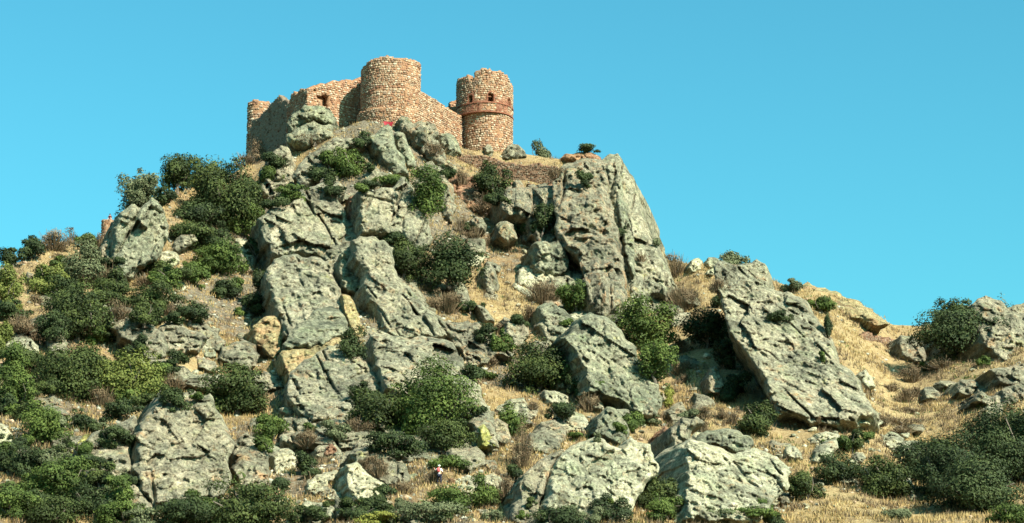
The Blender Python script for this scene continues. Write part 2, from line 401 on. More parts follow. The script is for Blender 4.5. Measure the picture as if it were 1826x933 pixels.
    tag(o, label, cat, group); mark(ip[:, 0].mean(), ip[:, 1].mean(), label)
    FOOT.append(np.array(pts)); BVH_V.append(V); BVH_F.append(Fq + bvh_n); bvh_n += len(V)
    return o
def R(s): return [tuple(float(c) for c in w.split(',')) for w in s.split()]

# --- castle hill, around the ruin
rock('rock_outcrop', 'grey rock outcrop right below the shaded ruin wall, left of the round tower', 'rock', R('510,222 520,206 535,196 553,188 574,187 586,192 594,204 597,224 582,225 559,217 544,230 515,240'), 'rock_green', 12, .6, 2.0, side=.1)
rock('rock_outcrop', 'low rounded grey rock under the outcrop by the shaded ruin wall', 'rock', R('512,240 530,228 559,216 594,224 598,243 582,254 565,259 541,265 510,256'), 'rock_green', 5, .4, 2.6, side=.1)
rock('rock_outcrop', 'shadowed broken crag at the left edge of the summit, below the ruin wall', 'rock', R('462,325 466,300 470,285 481,271 501,257 514,262 524,285 524,329 512,352 490,360 470,352'), 'rock', 5, .6, 1.5, amp=1.3, side=.1)
rock('rock_outcrop', 'big jagged grey crag beneath the dry grass bank in front of the round tower', 'rock', R('520,318 528,300 544,280 570,259 594,245 623,242 645,246 648,262 620,270 604,285 600,300 608,322 594,333 559,326 536,340'), 'rock', 12, .55, 2.2, amp=1.3, side=.1)
rock('rock_outcrop', 'pointed grey rock below the small red panel on the summit', 'rock', R('661,246 675,233 690,223 701,233 709,265 724,288 729,310 698,313 680,283 669,268'), 'rock_green', 15, .6, 2.2, strata=(-25, 2), side=-.2)
rock('rock_outcrop', 'leaning narrow rock rib right of the pointed rock below the red panel', 'rock', R('704,236 721,238 733,262 743,296 727,298 712,272'), 'rock_green', 20, .6, 2.0, strata=(-25, 2.2))
rock('rock_outcrop', 'broken rock slope descending below the curtain wall between the two towers', 'rock', R('709,210 718,205 730,210 738,222 761,215 778,221 784,240 774,246 792,265 800,296 779,298 756,270 740,250 722,238 712,230'), 'rock_strata', 18, .5, 1.8, strata=(-28, 2.4))
rock('rock_outcrop', 'upright grey rock against the curtain wall beside the right tower', 'rock', R('785,238 800,236 812,246 818,258 824,276 800,280 790,262'), 'rock_green', 15, .7, 1.6, strata=(-20, 2))
rock('rock_outcrop', 'low craggy rock in the bushes below the pointed rock of the summit', 'rock', R('649,322 656,302 668,296 678,306 700,312 706,332 680,336 655,333'), 'rock', 8, .5, 1.6)
rock('rock_outcrop', 'rusty broken scree ledge above the left edge of the ruined low wall', 'rock', R('742,298 770,290 798,300 806,330 812,372 806,400 792,384 782,345 760,318'), 'rock_strata', 15, .4, 1.4, amp=1.3, strata=(-20, 2))
rock('boulder', 'small boulder at the foot of the right tower, left of the larger one', 'rock', R('863,262 869,257 876,261 880,270 877,279 864,278'), 'rock', 0, .7, .8, rim=6, edge=.8)
rock('boulder', 'rounded dark boulder right of the foot of the right tower', 'rock', R('897,272 903,262 912,257 924,259 934,268 940,280 920,285 898,283'), 'rock', 0, .7, 1.0, rim=8, edge=.9)
rock('boulder', 'low brown rounded boulder on the flat summit shoulder under a dark bush', 'rock', R('1000,283 1010,274 1030,270 1055,272 1071,280 1074,288 1050,291 1015,290'), 'rock_rust', 0, .6, 1.4, rim=8)
# --- the right-hand cliff
CL = 'cliff'
rock('cliff', 'brownish rock wall joining the tall cliff to the rubble bank behind the rock fins', CL, R('888,352 905,338 930,332 960,332 985,330 1004,318 1010,345 1010,400 1012,446 985,440 960,434 944,420 940,392 905,386 892,372'), 'rock_strata', 8, .6, 3.8, strata=(-6, 2.4), rim=8, amp=1.2, ribs=.9)
rock('cliff', 'broken grey rock apron under the tall cliff, half hidden by bushes', CL, R('985,440 1010,444 1040,462 1080,500 1120,530 1160,520 1196,512 1206,530 1190,550 1150,560 1110,575 1080,590 1050,580 1020,560 985,548 960,536 955,500 975,480'), 'rock_tilt', 8, .35, 1.8, rim=9, amp=1.5, follow=True, ribs=.9)
rock('cliff', 'tall grey cliff on the right shoulder of the castle hill, its left darker face', CL, R('984,333 992,308 1004,294 1020,287 1040,284 1062,283 1078,290 1086,340 1092,380 1106,430 1112,480 1116,545 1089,562 1064,549 1048,510 1030,462 1004,440 990,405 986,370'), 'rock_strata', 14, .40, 2.2, amp=1.25, strata=(-12, 1.8), side=.1, ribs=.9)
rock('cliff', 'sunlit right flank of the tall cliff, falling sheer against the sky', CL, R('1060,287 1080,277 1101,274 1113,288 1128,322 1139,345 1146,377 1161,416 1174,446 1190,476 1197,514 1185,524 1157,527 1118,546 1110,480 1102,430 1090,380 1084,340'), 'rock_tilt', 32, .45, 2.0, amp=1.0, strata=(-16, 3.4), side=.25, ribs=.9)
rock('cliff', 'narrow greenish rock rib standing proud of the tall cliff face', CL, R('1096,330 1104,318 1112,340 1122,385 1130,430 1134,480 1128,505 1118,480 1112,430 1102,380'), 'rock_green', 26, .5, 3.6, strata=(-14, 3), rim=6, edge=1.6, side=.1, ribs=.9)
rock('cliff', 'second slim rib at the right edge of the tall cliff', CL, R('1128,345 1140,372 1152,412 1162,452 1170,492 1158,500 1150,460 1140,420 1130,380'), 'rock_strata', 32, .5, 3.0, strata=(-16, 3), rim=6, edge=1.5, ribs=.9)
rock('rock_outcrop', 'two blunt grey blocks at the foot of the cliff beside a dark crack bush', 'rock', R('947,450 950,434 965,429 980,434 993,431 1004,442 1015,459 1010,482 990,489 962,492 948,473'), 'rock_green', 10, .8, 4.0, amp=1.4)
rock('rock_outcrop', 'dark ribbed crag at the bottom right foot of the tall cliff', 'rock', R('1038,500 1050,484 1066,480 1084,486 1092,508 1098,550 1078,566 1056,562 1045,540'), 'rock_strata', 5, .85, 2.6, strata=(-5, 2.4), amp=1.2)
for pl, lb in (('893,362 898,345 906,332 914,330 916,352 922,378 910,386 896,378', 'pale upright rock fin, leftmost of four under the ruined low wall'),
               ('917,322 926,322 935,334 940,360 938,384 924,388 918,360', 'pale upright rock fin, second from left under the ruined low wall'),
               ('940,330 952,328 962,338 964,366 958,384 945,384 941,360', 'rough upright rock fin, third from left under the ruined low wall'),
               ('958,330 972,326 984,334 990,350 984,362 966,364', 'short rock fin beside the black cleft in the cliff'),
               ('883,404 890,396 904,393 916,400 923,425 905,434 886,426', 'pale ribbed rock above the golden grass gully, below the rock fins'),
               ('838,393 848,387 860,388 868,402 866,412 850,412', 'small spiky rock at the head of the golden grass gully')):
    rock('rock_outcrop', lb, 'rock', R(pl), 'rock_strata', 8, .75, 5.0, rim=7, edge=1.2, strata=(-4, 2.6), ribs=.6)
rock('rock_outcrop', 'reddish crumbling rubble bank under the ruined low wall', 'rock', R('800,300 850,318 900,326 960,330 990,330 984,338 950,332 915,324 900,345 892,375 870,386 836,384 812,360 803,320'), 'rock_rust', 8, .45, 2.4, amp=.9)

# --- central massif
rock('rock_outcrop', 'recessed core of the central massif, seen only in the clefts between its slabs', 'rock', R('480,400 500,378 560,340 606,332 640,336 700,338 730,345 745,390 755,430 740,470 750,520 780,570 810,620 850,690 870,740 850,770 780,740 700,720 660,740 600,750 540,730 520,690 516,640 495,600 490,540 482,470'), 'rock_tilt', 0, 0.0, .4, rim=10, side=-.1, amp=1.0, follow=True)
rock('rock_outcrop', 'rough rock apron at the foot of the central massif, half hidden by oaks', 'rock', R('490,745 530,730 600,742 680,735 760,740 840,772 890,800 870,815 800,830 700,822 620,800 560,800 500,790'), 'rock_tilt', 6, .3, 1.7, rim=10, side=-.1, amp=1.6, follow=True, strata=(30, 2))
rock('rock_slab', 'broad upper left slab of the central massif with a small round hollow', 'rock', R('463,392 470,378 485,367 504,371 532,345 568,328 606,324 618,336 606,356 614,378 619,400 622,420 607,428 603,456 596,468 579,466 557,458 532,450 507,455 490,458 481,434 465,411'), 'rock_tilt', 14, .5, 3.4, strata=(28, 1.6), side=-.30, rim=10)
rock('rock_slab', 'large pale slab hanging below the broad upper left slab', 'rock', R('472,480 490,466 507,457 540,455 570,462 593,474 597,495 605,523 618,556 614,590 590,612 555,622 520,622 508,600 500,570 486,535 478,505'), 'rock_tilt', 14, .35, 3.8, strata=(25, 1.6), side=-.25, rim=10)
rock('boulder', 'huge wedge-shaped boulder perched over the yellow overhang', 'rock', R('504,614 515,597 530,580 546,568 567,553 590,546 607,552 618,566 624,590 601,600 576,612 551,619 525,616 508,620'), 'rock_green', 10, .1, 8.6, edge=1.6, rim=14, strata=(25, 2), side=-.1, amp=.8)
rock('rock_slab', 'ochre yellow rock face in the shade right under the perched wedge boulder', 'rock', R('500,628 520,620 552,620 580,612 606,600 626,590 636,606 612,618 585,632 560,645 535,664 516,672 506,652'), 'rock_yellow', 14, .3, 3.2, rim=6, side=-.2)
rock('boulder', 'ochre stained blocky boulder left of the perched wedge', 'rock', R('448,588 455,574 475,563 492,566 504,580 507,624 492,643 470,630 456,610'), 'rock_yellow', 18, .6, 2.2, side=-.35, rim=8)
rock('boulder', 'small yellowish block wedged under the overhang', 'rock', R('497,640 508,628 524,624 534,640 522,655 510,668 499,656'), 'rock_yellow', 15, .7, 2.4, rim=7, side=-.35)
rock('rock_slab', 'upper right slab of the central massif with a sharp little horn on top', 'rock', R('635,342 652,336 680,337 699,333 708,326 716,315 724,318 740,331 745,359 758,381 764,402 772,424 762,442 748,458 735,450 727,431 715,418 685,416 642,418 637,386 643,364'), 'rock_tilt', 14, .55, 3.6, strata=(-14, 1.8), side=-.32, rim=9)
rock('rock_slab', 'long tilted slab running down the middle of the central massif', 'rock', R('627,428 641,420 663,423 685,427 697,445 703,468 711,490 730,512 745,531 775,560 796,596 780,606 740,604 694,600 678,560 657,530 648,508 655,494 634,466'), 'rock_tilt', 14, .45, 4.0, strata=(30, 1.8), side=-.32, rim=9)
rock('boulder', 'narrow keystone block jammed in the cleft between the big slabs', 'rock', R('602,470 610,448 621,440 627,455 634,478 650,493 645,512 634,528 621,520 607,508 603,490'), 'rock_green', 16, .6, 3.4, rim=7, side=-.3)
rock('boulder', 'dark reddish block deep in the top of the cleft', 'rock', R('621,352 634,344 639,362 636,380 638,402 630,407 622,385'), 'rock_rust', 5, .6, .8, rim=6)
rock('rock_slab', 'ochre yellow inner face lit inside the cleft of the massif', 'rock', R('608,525 626,527 640,556 652,590 648,608 630,600 616,566'), 'rock_yellow', 20, .4, .6, rim=6)
rock('rock_slab', 'fissured lower middle mass of the central massif', 'rock', R('662,600 676,590 700,598 740,600 790,604 806,612 830,645 852,690 878,738 890,796 868,800 845,776 822,730 792,704 745,694 705,706 688,694 670,652'), 'rock_tilt', 14, .3, 3.2, strata=(34, 1.7), side=-.25, rim=9, amp=1.1)
rock('rock_slab', 'sunlit lower left slab under the yellow overhang', 'rock', R('510,690 518,662 536,648 560,632 585,618 612,616 634,632 658,645 675,666 684,706 662,726 620,738 597,746 559,750 530,734 508,712'), 'rock_tilt', 8, .3, 2.6, strata=(25, 1.7), side=-.2, rim=9)
rock('rock_outcrop', 'row of leaning rock teeth on the right edge of the central massif', 'rock', R('770,560 800,572 826,572 856,578 874,590 890,606 916,630 914,640 890,636 862,652 838,650 812,618 790,590'), 'rock_strata', 10, .4, 2.0, strata=(32, 2.4), amp=1.5, rim=7)
for pl, lb in (('868,596 878,590 890,604 898,630 884,634', 'thin leaning rock tooth beside the golden grass gully, upper one'),
               ('840,590 850,584 866,604 872,640 852,640', 'thin leaning rock tooth beside the golden grass gully, lower one'),
               ('806,505 820,500 832,512 840,540 826,548 810,528', 'small square boulder under the dark oak by the golden gully'),
               ('862,478 874,470 884,482 890,508 880,530 866,524 862,500', 'upright pale rock on the right of the dark oak in the gully'),
               ('848,545 862,548 876,560 884,575 864,574', 'low flat stone at the edge of the gully above the rock teeth')):
    rock('boulder', lb, 'rock', R(pl), 'rock', 14, .7, 1.8, rim=6, strata=(30, 2))
rock('rock_slab', 'narrow slab stained bright lichen yellow, right of the big round tree', 'rock', R('852,762 862,756 873,770 886,796 868,802 856,796'), 'rock_sulphur', 14, .7, 5.0, rim=5, strata=(-20, 2))
rock('rock_outcrop', 'dark split crag right of the lichen yellow slab', 'rock', R('872,752 888,745 905,757 912,785 900,796 884,788'), 'rock', 10, .7, 2.0, rim=6, strata=(-25, 2.2))
# --- middle right outcrops
rock('rock_outcrop', 'tall overhanging grey crag with a dark left flank in the middle of the slope', 'rock', R('998,604 1019,595 1034,568 1052,560 1070,561 1088,572 1107,591 1133,620 1145,645 1160,664 1173,685 1180,717 1172,740 1133,744 1116,720 1082,706 1052,698 1042,666 1023,626'), 'rock_green', 24, .6, 3.6, side=-.35, strata=(22, 1.7), rim=9, amp=1.1)
rock('rock_outcrop', 'smooth grey block above and left of the overhanging crag', 'rock', R('958,548 972,541 985,539 1006,552 1026,570 1018,594 998,604 975,592'), 'rock_green', 16, .5, 2.6, rim=8)
rock('boulder', 'dark rounded boulder at the lower right foot of the overhanging crag', 'rock', R('1120,728 1126,710 1142,702 1158,706 1168,724 1164,742 1136,746'), 'rock', 5, .6, 4.2, rim=8, edge=1.4)
rock('rock_slab', 'bright green-tinged block sitting on top of the big white slab', 'rock', R('1059,772 1063,750 1082,725 1099,728 1117,751 1123,776 1107,797 1091,790'), 'rock_green', 14, .7, 3.0, rim=8, strata=(-18, 1.6))
rock('rock_slab', 'big bright white slab at the bottom centre, left of the deep cleft', 'rock', R('968,945 971,902 977,860 1000,812 1019,794 1061,778 1091,793 1107,801 1124,784 1158,793 1170,810 1173,843 1150,870 1133,900 1116,945'), 'rock_pale', 20, .7, 3.6, side=-.35, rim=9, strata=(-12, 1.8), amp=.9)
rock('rock_outcrop', 'darker column of rock left of the big white slab', 'rock', R('910,930 914,906 926,864 940,840 956,826 981,806 1004,800 990,828 975,856 966,890 962,945 930,945'), 'rock', 6, .7, 2.4, side=-.2, strata=(-18, 2), rim=8)
rock('boulder', 'wedged block over the dark cave between the white slabs', 'rock', R('1166,793 1174,772 1185,760 1197,767 1199,800 1194,823 1175,812'), 'rock_rust', 14, .75, 2.2, rim=7)
rock('rock_outcrop', 'thin split rock wall between the cave and the right white slab', 'rock', R('1196,764 1217,746 1238,744 1257,752 1236,768 1222,790 1219,830 1219,872 1203,862 1198,812'), 'rock', 10, .8, 2.0, rim=7, strata=(-6, 2.6), amp=1.3)
rock('rock_slab', 'broad white boulder slab at the bottom right of centre', 'rock', R('1219,800 1228,784 1251,786 1290,800 1312,812 1345,798 1385,814 1413,843 1404,873 1379,900 1350,930 1221,930 1219,860'), 'rock_pale', 22, .6, 4.0, side=-.45, rim=10, strata=(20, 1.4), amp=.9)
rock('rock_slab', 'grey cap of rock on top of the right white slab', 'rock', R('1236,790 1251,771 1270,766 1289,763 1320,770 1343,779 1345,797 1312,812 1290,800 1252,794'), 'rock_green', 12, .5, 4.2, rim=7, side=-.3)
# --- the great leaning slab on the right
rock('rock_slab', 'great leaning slab on the right, its jagged top on the skyline and its left flank in deep shadow', 'rock', R('1273,478 1280,466 1300,470 1319,470 1338,466 1350,460 1366,470 1374,492 1368,510 1390,520 1412,524 1434,531 1450,556 1466,572 1484,600 1496,640 1512,656 1532,680 1550,717 1563,741 1533,748 1501,758 1461,755 1438,751 1398,740 1382,738 1366,694 1352,664 1334,632 1316,612 1300,592 1288,555 1282,523 1276,499'), 'rock_tilt', 20, .55, 8.0, side=.22, strata=(30, 1.6), rim=9, amp=1.1)
rock('rock_slab', 'thin raised plate on the lower left of the great leaning slab, under the diagonal ledge', 'rock', R('1322,618 1338,598 1364,580 1386,578 1410,590 1424,612 1420,660 1400,700 1384,720 1370,694 1354,662 1336,632'), 'rock_tilt', 20, .3, 11.2, side=.22, strata=(30, 1.6), rim=6, edge=.8, amp=.7)
rock('boulder', 'cracked boulder at the foot of the great leaning slab, right side', 'rock', R('1541,744 1546,734 1558,729 1567,736 1569,748 1560,754 1545,756'), 'rock', 5, .5, 6.8, rim=5)
rock('boulder', 'low pale boulder under the lower edge of the great leaning slab', 'rock', R('1500,757 1507,745 1525,742 1545,746 1552,756 1530,762 1505,762'), 'rock_pale', 0, .5, 6.8, rim=5)
rock('boulder', 'grey boulder standing in the golden grass left of the great leaning slab', 'rock', R('1262,700 1258,676 1266,656 1276,652 1288,672 1292,688 1284,704'), 'rock', 8, .6, 1.8, rim=7)
for pl, lb in (('1256,470 1262,460 1274,457 1284,462 1280,478 1262,480', 'grey boulder on the skyline just left of the great leaning slab'),
               ('1226,478 1232,464 1246,460 1254,466 1252,482 1236,486', 'pale boulder on the skyline between the cliff and the leaning slab'),
               ('1256,492 1260,482 1272,478 1276,488 1270,494', 'small pale stone below the skyline boulders left of the leaning slab')):
    rock('boulder', lb, 'rock', R(pl), 'rock_pale', 5, .6, 1.2, rim=5)
rock('rock_outcrop', 'golden lichened rocky hump on the skyline right of the leaning slab', 'rock', R('1420,514 1440,503 1458,510 1490,520 1520,535 1548,548 1568,562 1587,580 1565,582 1540,572 1500,558 1470,552 1440,534'), 'rock_yellow', 4, .2, .7, strata=(30, 1.5), amp=.8)
rock('boulder', 'small grey boulder at the right end of the rocky skyline hump', 'rock', R('1540,578 1545,568 1556,564 1568,572 1568,582 1550,584'), 'rock', 0, .6, 2.0, rim=5)
rock('rock_outcrop', 'grey crag left of the big dark tree on the right', 'rock', R('1602,612 1606,600 1618,596 1630,594 1640,604 1648,620 1650,644 1630,650 1612,636'), 'rock', 6, .7, 1.8, rim=7, strata=(-8, 2))
rock('rock_outcrop', 'tall pale outcrop with a grassy golden cap behind the big dark tree', 'rock', R('1728,560 1732,542 1742,530 1758,526 1775,533 1795,551 1812,546 1830,536 1870,545 1900,600 1870,655 1830,650 1800,648 1776,640 1748,610'), 'rock', 8, .5, 2.0, rim=10, strata=(15, 1.4), amp=1.2)
rock('rock_outcrop', 'dark broken ledge at the right edge below the pale outcrop', 'rock', R('1764,664 1780,658 1800,654 1830,650 1880,655 1880,700 1830,694 1796,690 1780,676'), 'rock', 4, .6, 2.4, rim=8, amp=1.3)
rock('boulder', 'flat grey slab stone in the golden grass, left of a pair', 'rock', R('1671,686 1676,678 1692,677 1710,680 1712,694 1696,697 1678,692'), 'rock', 4, .5, 1.4, rim=6)
rock('boulder', 'long low boulder in the golden grass, right of a pair', 'rock', R('1708,700 1708,684 1722,676 1750,673 1772,678 1788,692 1780,703 1745,701 1722,704'), 'rock', 4, .5, 1.6, rim=7)
rock('rock_outcrop', 'cluster of split dark stones in the grass near the right edge', 'rock', R('1731,718 1738,706 1750,698 1762,702 1776,706 1800,712 1822,708 1840,720 1810,724 1780,720 1765,724 1748,720'), 'rock', 4, .6, 1.8, rim=5, strata=(-25, 2.2), amp=1.4)
rock('boulder', 'leaning pale boulder beside the round dark bush on the lower right', 'rock', R('1445,824 1452,806 1462,794 1478,784 1492,780 1496,800 1476,818 1456,830'), 'rock_pale', 5, .6, 1.6, rim=7)
rock('boulder', 'pale boulder just above the bushes of the lower right slope', 'rock', R('1606,800 1612,790 1630,783 1648,790 1650,806 1630,816 1612,812'), 'rock_pale', 5, .6, 1.6, rim=7)
rock('boulder', 'white boulder between two oaks at the lower right', 'rock', R('1616,872 1614,858 1622,852 1632,866 1636,886 1622,892'), 'rock_pale', 5, .6, 1.6, rim=6)
for pl, lb, mt in (('1398,812 1402,798 1416,796 1430,808 1432,820 1416,824', 'pale rounded boulder right of the broad white slab', 'rock_pale'),
               ('1520,818 1526,808 1540,806 1546,816 1538,826 1524,828', 'small pale stone above the dark bushes, lower right', 'rock_pale'),
               ('1530,668 1542,660 1556,674 1562,690 1546,696 1534,686', 'flat pinkish stone in the grass right of the leaning slab', 'rock_pale')):
    rock('boulder', lb, 'rock', R(pl), mt, 5, .5, 1.4, rim=6)
# --- lower middle boulders
rock('boulder', 'upper half of the big cracked boulder below the dark bushes, bottom centre left', 'rock', R('624,812 632,802 656,795 690,808 708,820 725,826 732,848 716,875 690,866 672,852 640,836'), 'rock', 12, .55, 2.6, rim=9)
rock('boulder', 'lower half of the big cracked boulder, pale and split from the upper half', 'rock', R('617,832 634,826 656,840 674,854 692,868 676,890 656,900 634,894 622,872'), 'rock_pale', 12, .55, 3.2, rim=8, side=-.4)
rock('boulder', 'smooth boulder overhanging a dark cave near the climber in white and red', 'rock', R('798,806 806,799 828,796 850,797 866,812 870,830 848,840 838,846 822,836 806,826'), 'rock', 14, .2, 4.2, rim=9, edge=1.6, side=-.2)
rock('rock_outcrop', 'pale shelf of rock below the small cave', 'rock', R('792,876 806,862 830,850 856,846 880,842 890,852 882,866 846,882 810,890'), 'rock_pale', 8, .2, 1.6, rim=7)
rock('rock_outcrop', 'grey shaded rock shelf left of the climber in white and red', 'rock', R('738,842 752,834 776,838 784,852 778,864 756,860 742,854'), 'rock', -5, .6, 1.2, rim=6)
rock('boulder', 'low smooth stone on the path at the bottom, left of the cracked boulder', 'rock', R('575,890 582,878 594,873 608,880 612,890 596,895'), 'rock_pale', 5, .4, 1.4, rim=6)
rock('boulder', 'rust pink boulder beside a blue-green shrub', 'rock', R('574,810 580,797 592,792 601,800 600,810 582,816'), 'rock_rust', 5, .5, 1.4, rim=5)
rock('rock_outcrop', 'pale stacked ledge left of the big cracked boulder', 'rock', R('540,880 552,864 566,850 580,842 600,838 604,852 590,862 574,876 556,890'), 'rock_pale', 8, .4, 1.4, rim=6, amp=1.3)
rock('boulder', 'square block in the grass right of the lichen yellow slab', 'rock', R('912,828 914,814 930,812 936,820 932,830 918,832'), 'rock_pale', 10, .6, 1.4, rim=4)
rock('rock_outcrop', 'weathered grey ledges at the top of the bank between the crag and the white slab', 'rock', R('950,770 965,752 990,748 1005,760 1010,776 995,800 968,808 952,800'), 'rock', 8, .4, 1.6, rim=7, amp=1.2)
rock('rock_outcrop', 'pale ledge in the dry grass above the right white slab', 'rock', R('1190,738 1200,722 1216,716 1224,730 1240,742 1222,748 1200,756'), 'rock', 8, .4, 1.6, rim=6)
# --- left side
rock('rock_outcrop', 'tall double-topped grey crag on the left skyline', 'rock', R('200,425 204,408 208,388 220,372 233,362 243,362 250,372 258,362 270,353 280,360 290,371 298,388 301,417 290,448 272,468 250,482 228,497 206,512 193,503 196,466'), 'rock_green', 16, .75, 3.2, side=-.45, strata=(-20, 1.8), rim=9, amp=1.15)
rock('rock_outcrop', 'dark split flank left of the tall double-topped crag', 'rock', R('178,440 188,428 202,424 197,464 184,500 178,480'), 'rock', -12, .7, 1.6, rim=6)
rock('boulder', 'pale rounded boulder among bushes right of the tall double-topped crag', 'rock', R('305,448 310,432 322,418 346,416 352,428 334,440 320,452 308,458'), 'rock', 10, .5, 1.8, rim=7)
rock('rock_outcrop', 'large domed outcrop in the middle of the left bushes', 'rock', R('184,562 192,550 210,544 228,545 246,556 262,572 280,584 294,600 298,636 286,645 262,640 240,625 224,604 200,588'), 'rock', 10, .5, 2.8, rim=9, strata=(15, 1.4))
rock('rock_outcrop', 'jumbled grey blocks right of the domed outcrop', 'rock', R('282,590 298,572 312,568 330,582 352,590 372,606 356,622 330,634 302,632 290,612'), 'rock', 8, .4, 1.8, amp=1.5, rim=7)
rock('boulder', 'dark angular boulder on the bare soil of the left gully', 'rock', R('350,598 354,588 370,585 384,592 382,606 366,610'), 'rock', 8, .5, 1.4, rim=5)
rock('boulder', 'big angular boulder with a shaded base below the bare soil gully', 'rock', R('390,640 396,620 412,610 436,605 454,616 464,634 456,652 436,662 424,654 404,650'), 'rock', 14, .5, 2.4, rim=8)
rock('boulder', 'low grey boulder at the end of the bare soil gully, beside the massif', 'rock', R('418,562 424,550 440,545 456,552 458,562 440,568'), 'rock', 5, .4, 1.2, rim=5)
rock('rock_outcrop', 'grey ledge at the left edge below the green tree', 'rock', R('18,606 28,588 50,572 74,560 88,570 84,590 60,600 40,612'), 'rock', 5, .3, 1.4, rim=7, amp=1.2)
rock('rock_outcrop', 'split pale rock left of the dark oak on the left slope', 'rock', R('84,610 86,594 100,586 112,590 122,612 116,636 98,644 88,632'), 'rock', 8, .5, 1.8, rim=6)
rock('rock_outcrop', 'band of pale broken ledges above the pyramid crag', 'rock', R('286,668 310,655 336,658 352,672 372,668 392,676 388,690 360,698 330,688 300,690'), 'rock', 5, .3, 1.2, amp=1.4, rim=6)
rock('rock_outcrop', 'pale ledges between the left gully boulder and the massif', 'rock', R('430,680 450,668 476,664 500,672 506,690 480,696 452,700 436,694'), 'rock', 5, .3, 1.0, amp=1.4, rim=6)
rock('rock_outcrop', 'great pyramid-shaped crag on the lower left', 'rock', R('238,800 240,780 248,756 262,734 274,716 288,694 300,697 312,704 344,694 360,702 376,700 386,716 392,734 408,760 418,792 410,824 414,868 386,890 352,896 304,905 280,912 264,890 250,872 240,848'), 'rock', 14, .6, 3.6, side=-.4, strata=(18, 1.5), rim=10, amp=1.1)
rock('rock_outcrop', 'lower shaded crag left of the great pyramid crag', 'rock', R('130,802 146,786 164,774 192,764 216,752 240,738 246,752 236,784 233,830 246,862 262,885 276,915 240,925 192,920 166,892 146,850 134,822'), 'rock', 8, .5, 2.2, strata=(20, 1.5), rim=9, amp=1.1)
rock('rock_outcrop', 'lichen yellow edge of stone left of the lower shaded crag', 'rock', R('124,806 136,790 150,776 160,772 156,784 142,796 130,812'), 'rock_sulphur', 5, .5, 2.0, rim=4)
rock('rock_outcrop', 'pair of pale columns right of the great pyramid crag', 'rock', R('414,790 424,776 440,772 458,782 474,798 482,822 474,874 446,880 430,874 416,842'), 'rock', 10, .6, 2.2, strata=(-5, 2), rim=7, amp=1.2)
rock('rock_outcrop', 'small pale split block right of the pair of columns', 'rock', R('484,812 498,802 516,798 532,812 530,838 510,848 490,850'), 'rock_pale', 10, .5, 1.8, rim=6)
rock('rock_outcrop', 'pale rock cut by the left edge near the bottom', 'rock', R('-20,750 4,756 20,772 28,798 10,808 -20,806'), 'rock_pale', 8, .5, 1.8, rim=6)
rock('rock_outcrop', 'low pale ledge between bushes at the lower left', 'rock', R('120,740 140,742 165,748 190,756 180,766 150,770 124,762'), 'rock', 5, .3, 1.2, amp=1.2, rim=6)
rock('rock_outcrop', 'broken pale ledge at the bottom between the dark oak and the cracked boulder', 'rock', R('530,905 548,892 575,898 600,905 590,925 560,930 535,925'), 'rock_pale', 5, .3, 1.2, amp=1.3, rim=6)

# --- small ledges and half-buried blocks breaking through the soil everywhere between the big outcrops
LEDGE_ZONES = [((20, 560, 470, 700), 26), ((0, 700, 240, 900), 16), ((420, 740, 660, 930), 32), ((640, 780, 960, 930), 28), ((880, 560, 1060, 800), 20), ((1060, 700, 1300, 800), 12), ((830, 400, 960, 600), 10), ((60, 440, 340, 560), 12), ((1330, 740, 1640, 900), 16), ((1640, 640, 1826, 760), 7), ((1180, 480, 1260, 700), 6), ((640, 225, 860, 330), 10), ((330, 420, 480, 560), 7), ((480, 300, 640, 370), 5), ((960, 270, 1000, 300), 2)]
LR = np.random.default_rng(99); LUSED = set()
for (x0, y0, x1, y1), n in LEDGE_ZONES:
    for k in range(n):
        cx, cy = LR.uniform(x0, x1), LR.uniform(y0, y1)
        if cy < np.interp(cx, SKY_U, SKY_V) + 14: continue
        w = LR.uniform(10, 27) * (1.5 if LR.random() < .2 else 1); h = w * LR.uniform(.45, .8); tl = LR.uniform(-.2, .5); m = 8; pl = []
        for j in range(m):
            an = j / m * 6.2832 + LR.uniform(-.25, .25); rr = LR.uniform(.75, 1.15) / max(abs(math.cos(an)), abs(math.sin(an))) ** .5
            pl.append((cx + w * rr * math.cos(an), cy + h * rr * math.sin(an) + tl * w * math.cos(an)))
        mt = str(LR.choice(['rock', 'rock_pale', 'rock_tilt', 'rock_strata'], p=[.35, .3, .2, .15]))
        cand = [q for q in sorted(MARKS[:95], key=lambda q: (q[0] - cx) ** 2 + ((q[1] - cy) * 1.2) ** 2)[:30]]
        for q in cand:
            dx, dy_ = cx - q[0], cy - q[1]; sd2_ = ('right of' if dx > 0 else 'left of') if abs(dx) > abs(dy_) else ('below' if dy_ > 0 else 'above')
            lab = f"{'broad' if w > 20 else ('middling' if w > 14 else 'small')} {'pale' if mt == 'rock_pale' else 'grey'} ledge {sd2_} the {q[2]}"
            if lab not in LUSED: break
        LUSED.add(lab); nm = len(MARKS)
        rock('rock_ledge', lab, 'rock', pl, mt, LR.uniform(0, 16), LR.uniform(.2, .6), LR.uniform(.5, 1.3), edge=.9, rim=6, amp=1.0, strata=(LR.uniform(10, 35), 1.8), deep=3.5)
        del MARKS[nm:]

ROCK_BVH = BVHTree.FromPolygons(np.concatenate(BVH_V).tolist(), np.concatenate(BVH_F).tolist())
CAMV = Vector((0, 0, CAMZ))
def surf(px, py, rocks=True):
    """first surface of the hill or a rock met by the sight line through a photo pixel"""
    g = ground_point(px, py)
    if rocks:
        d = Vector(P(px, py, 100.0)) - CAMV; h = ROCK_BVH.ray_cast(CAMV, d.normalized())
        if h[0] is not None and h[0].y < g[1]: return np.array(h[0]), h[1]
    return g, None

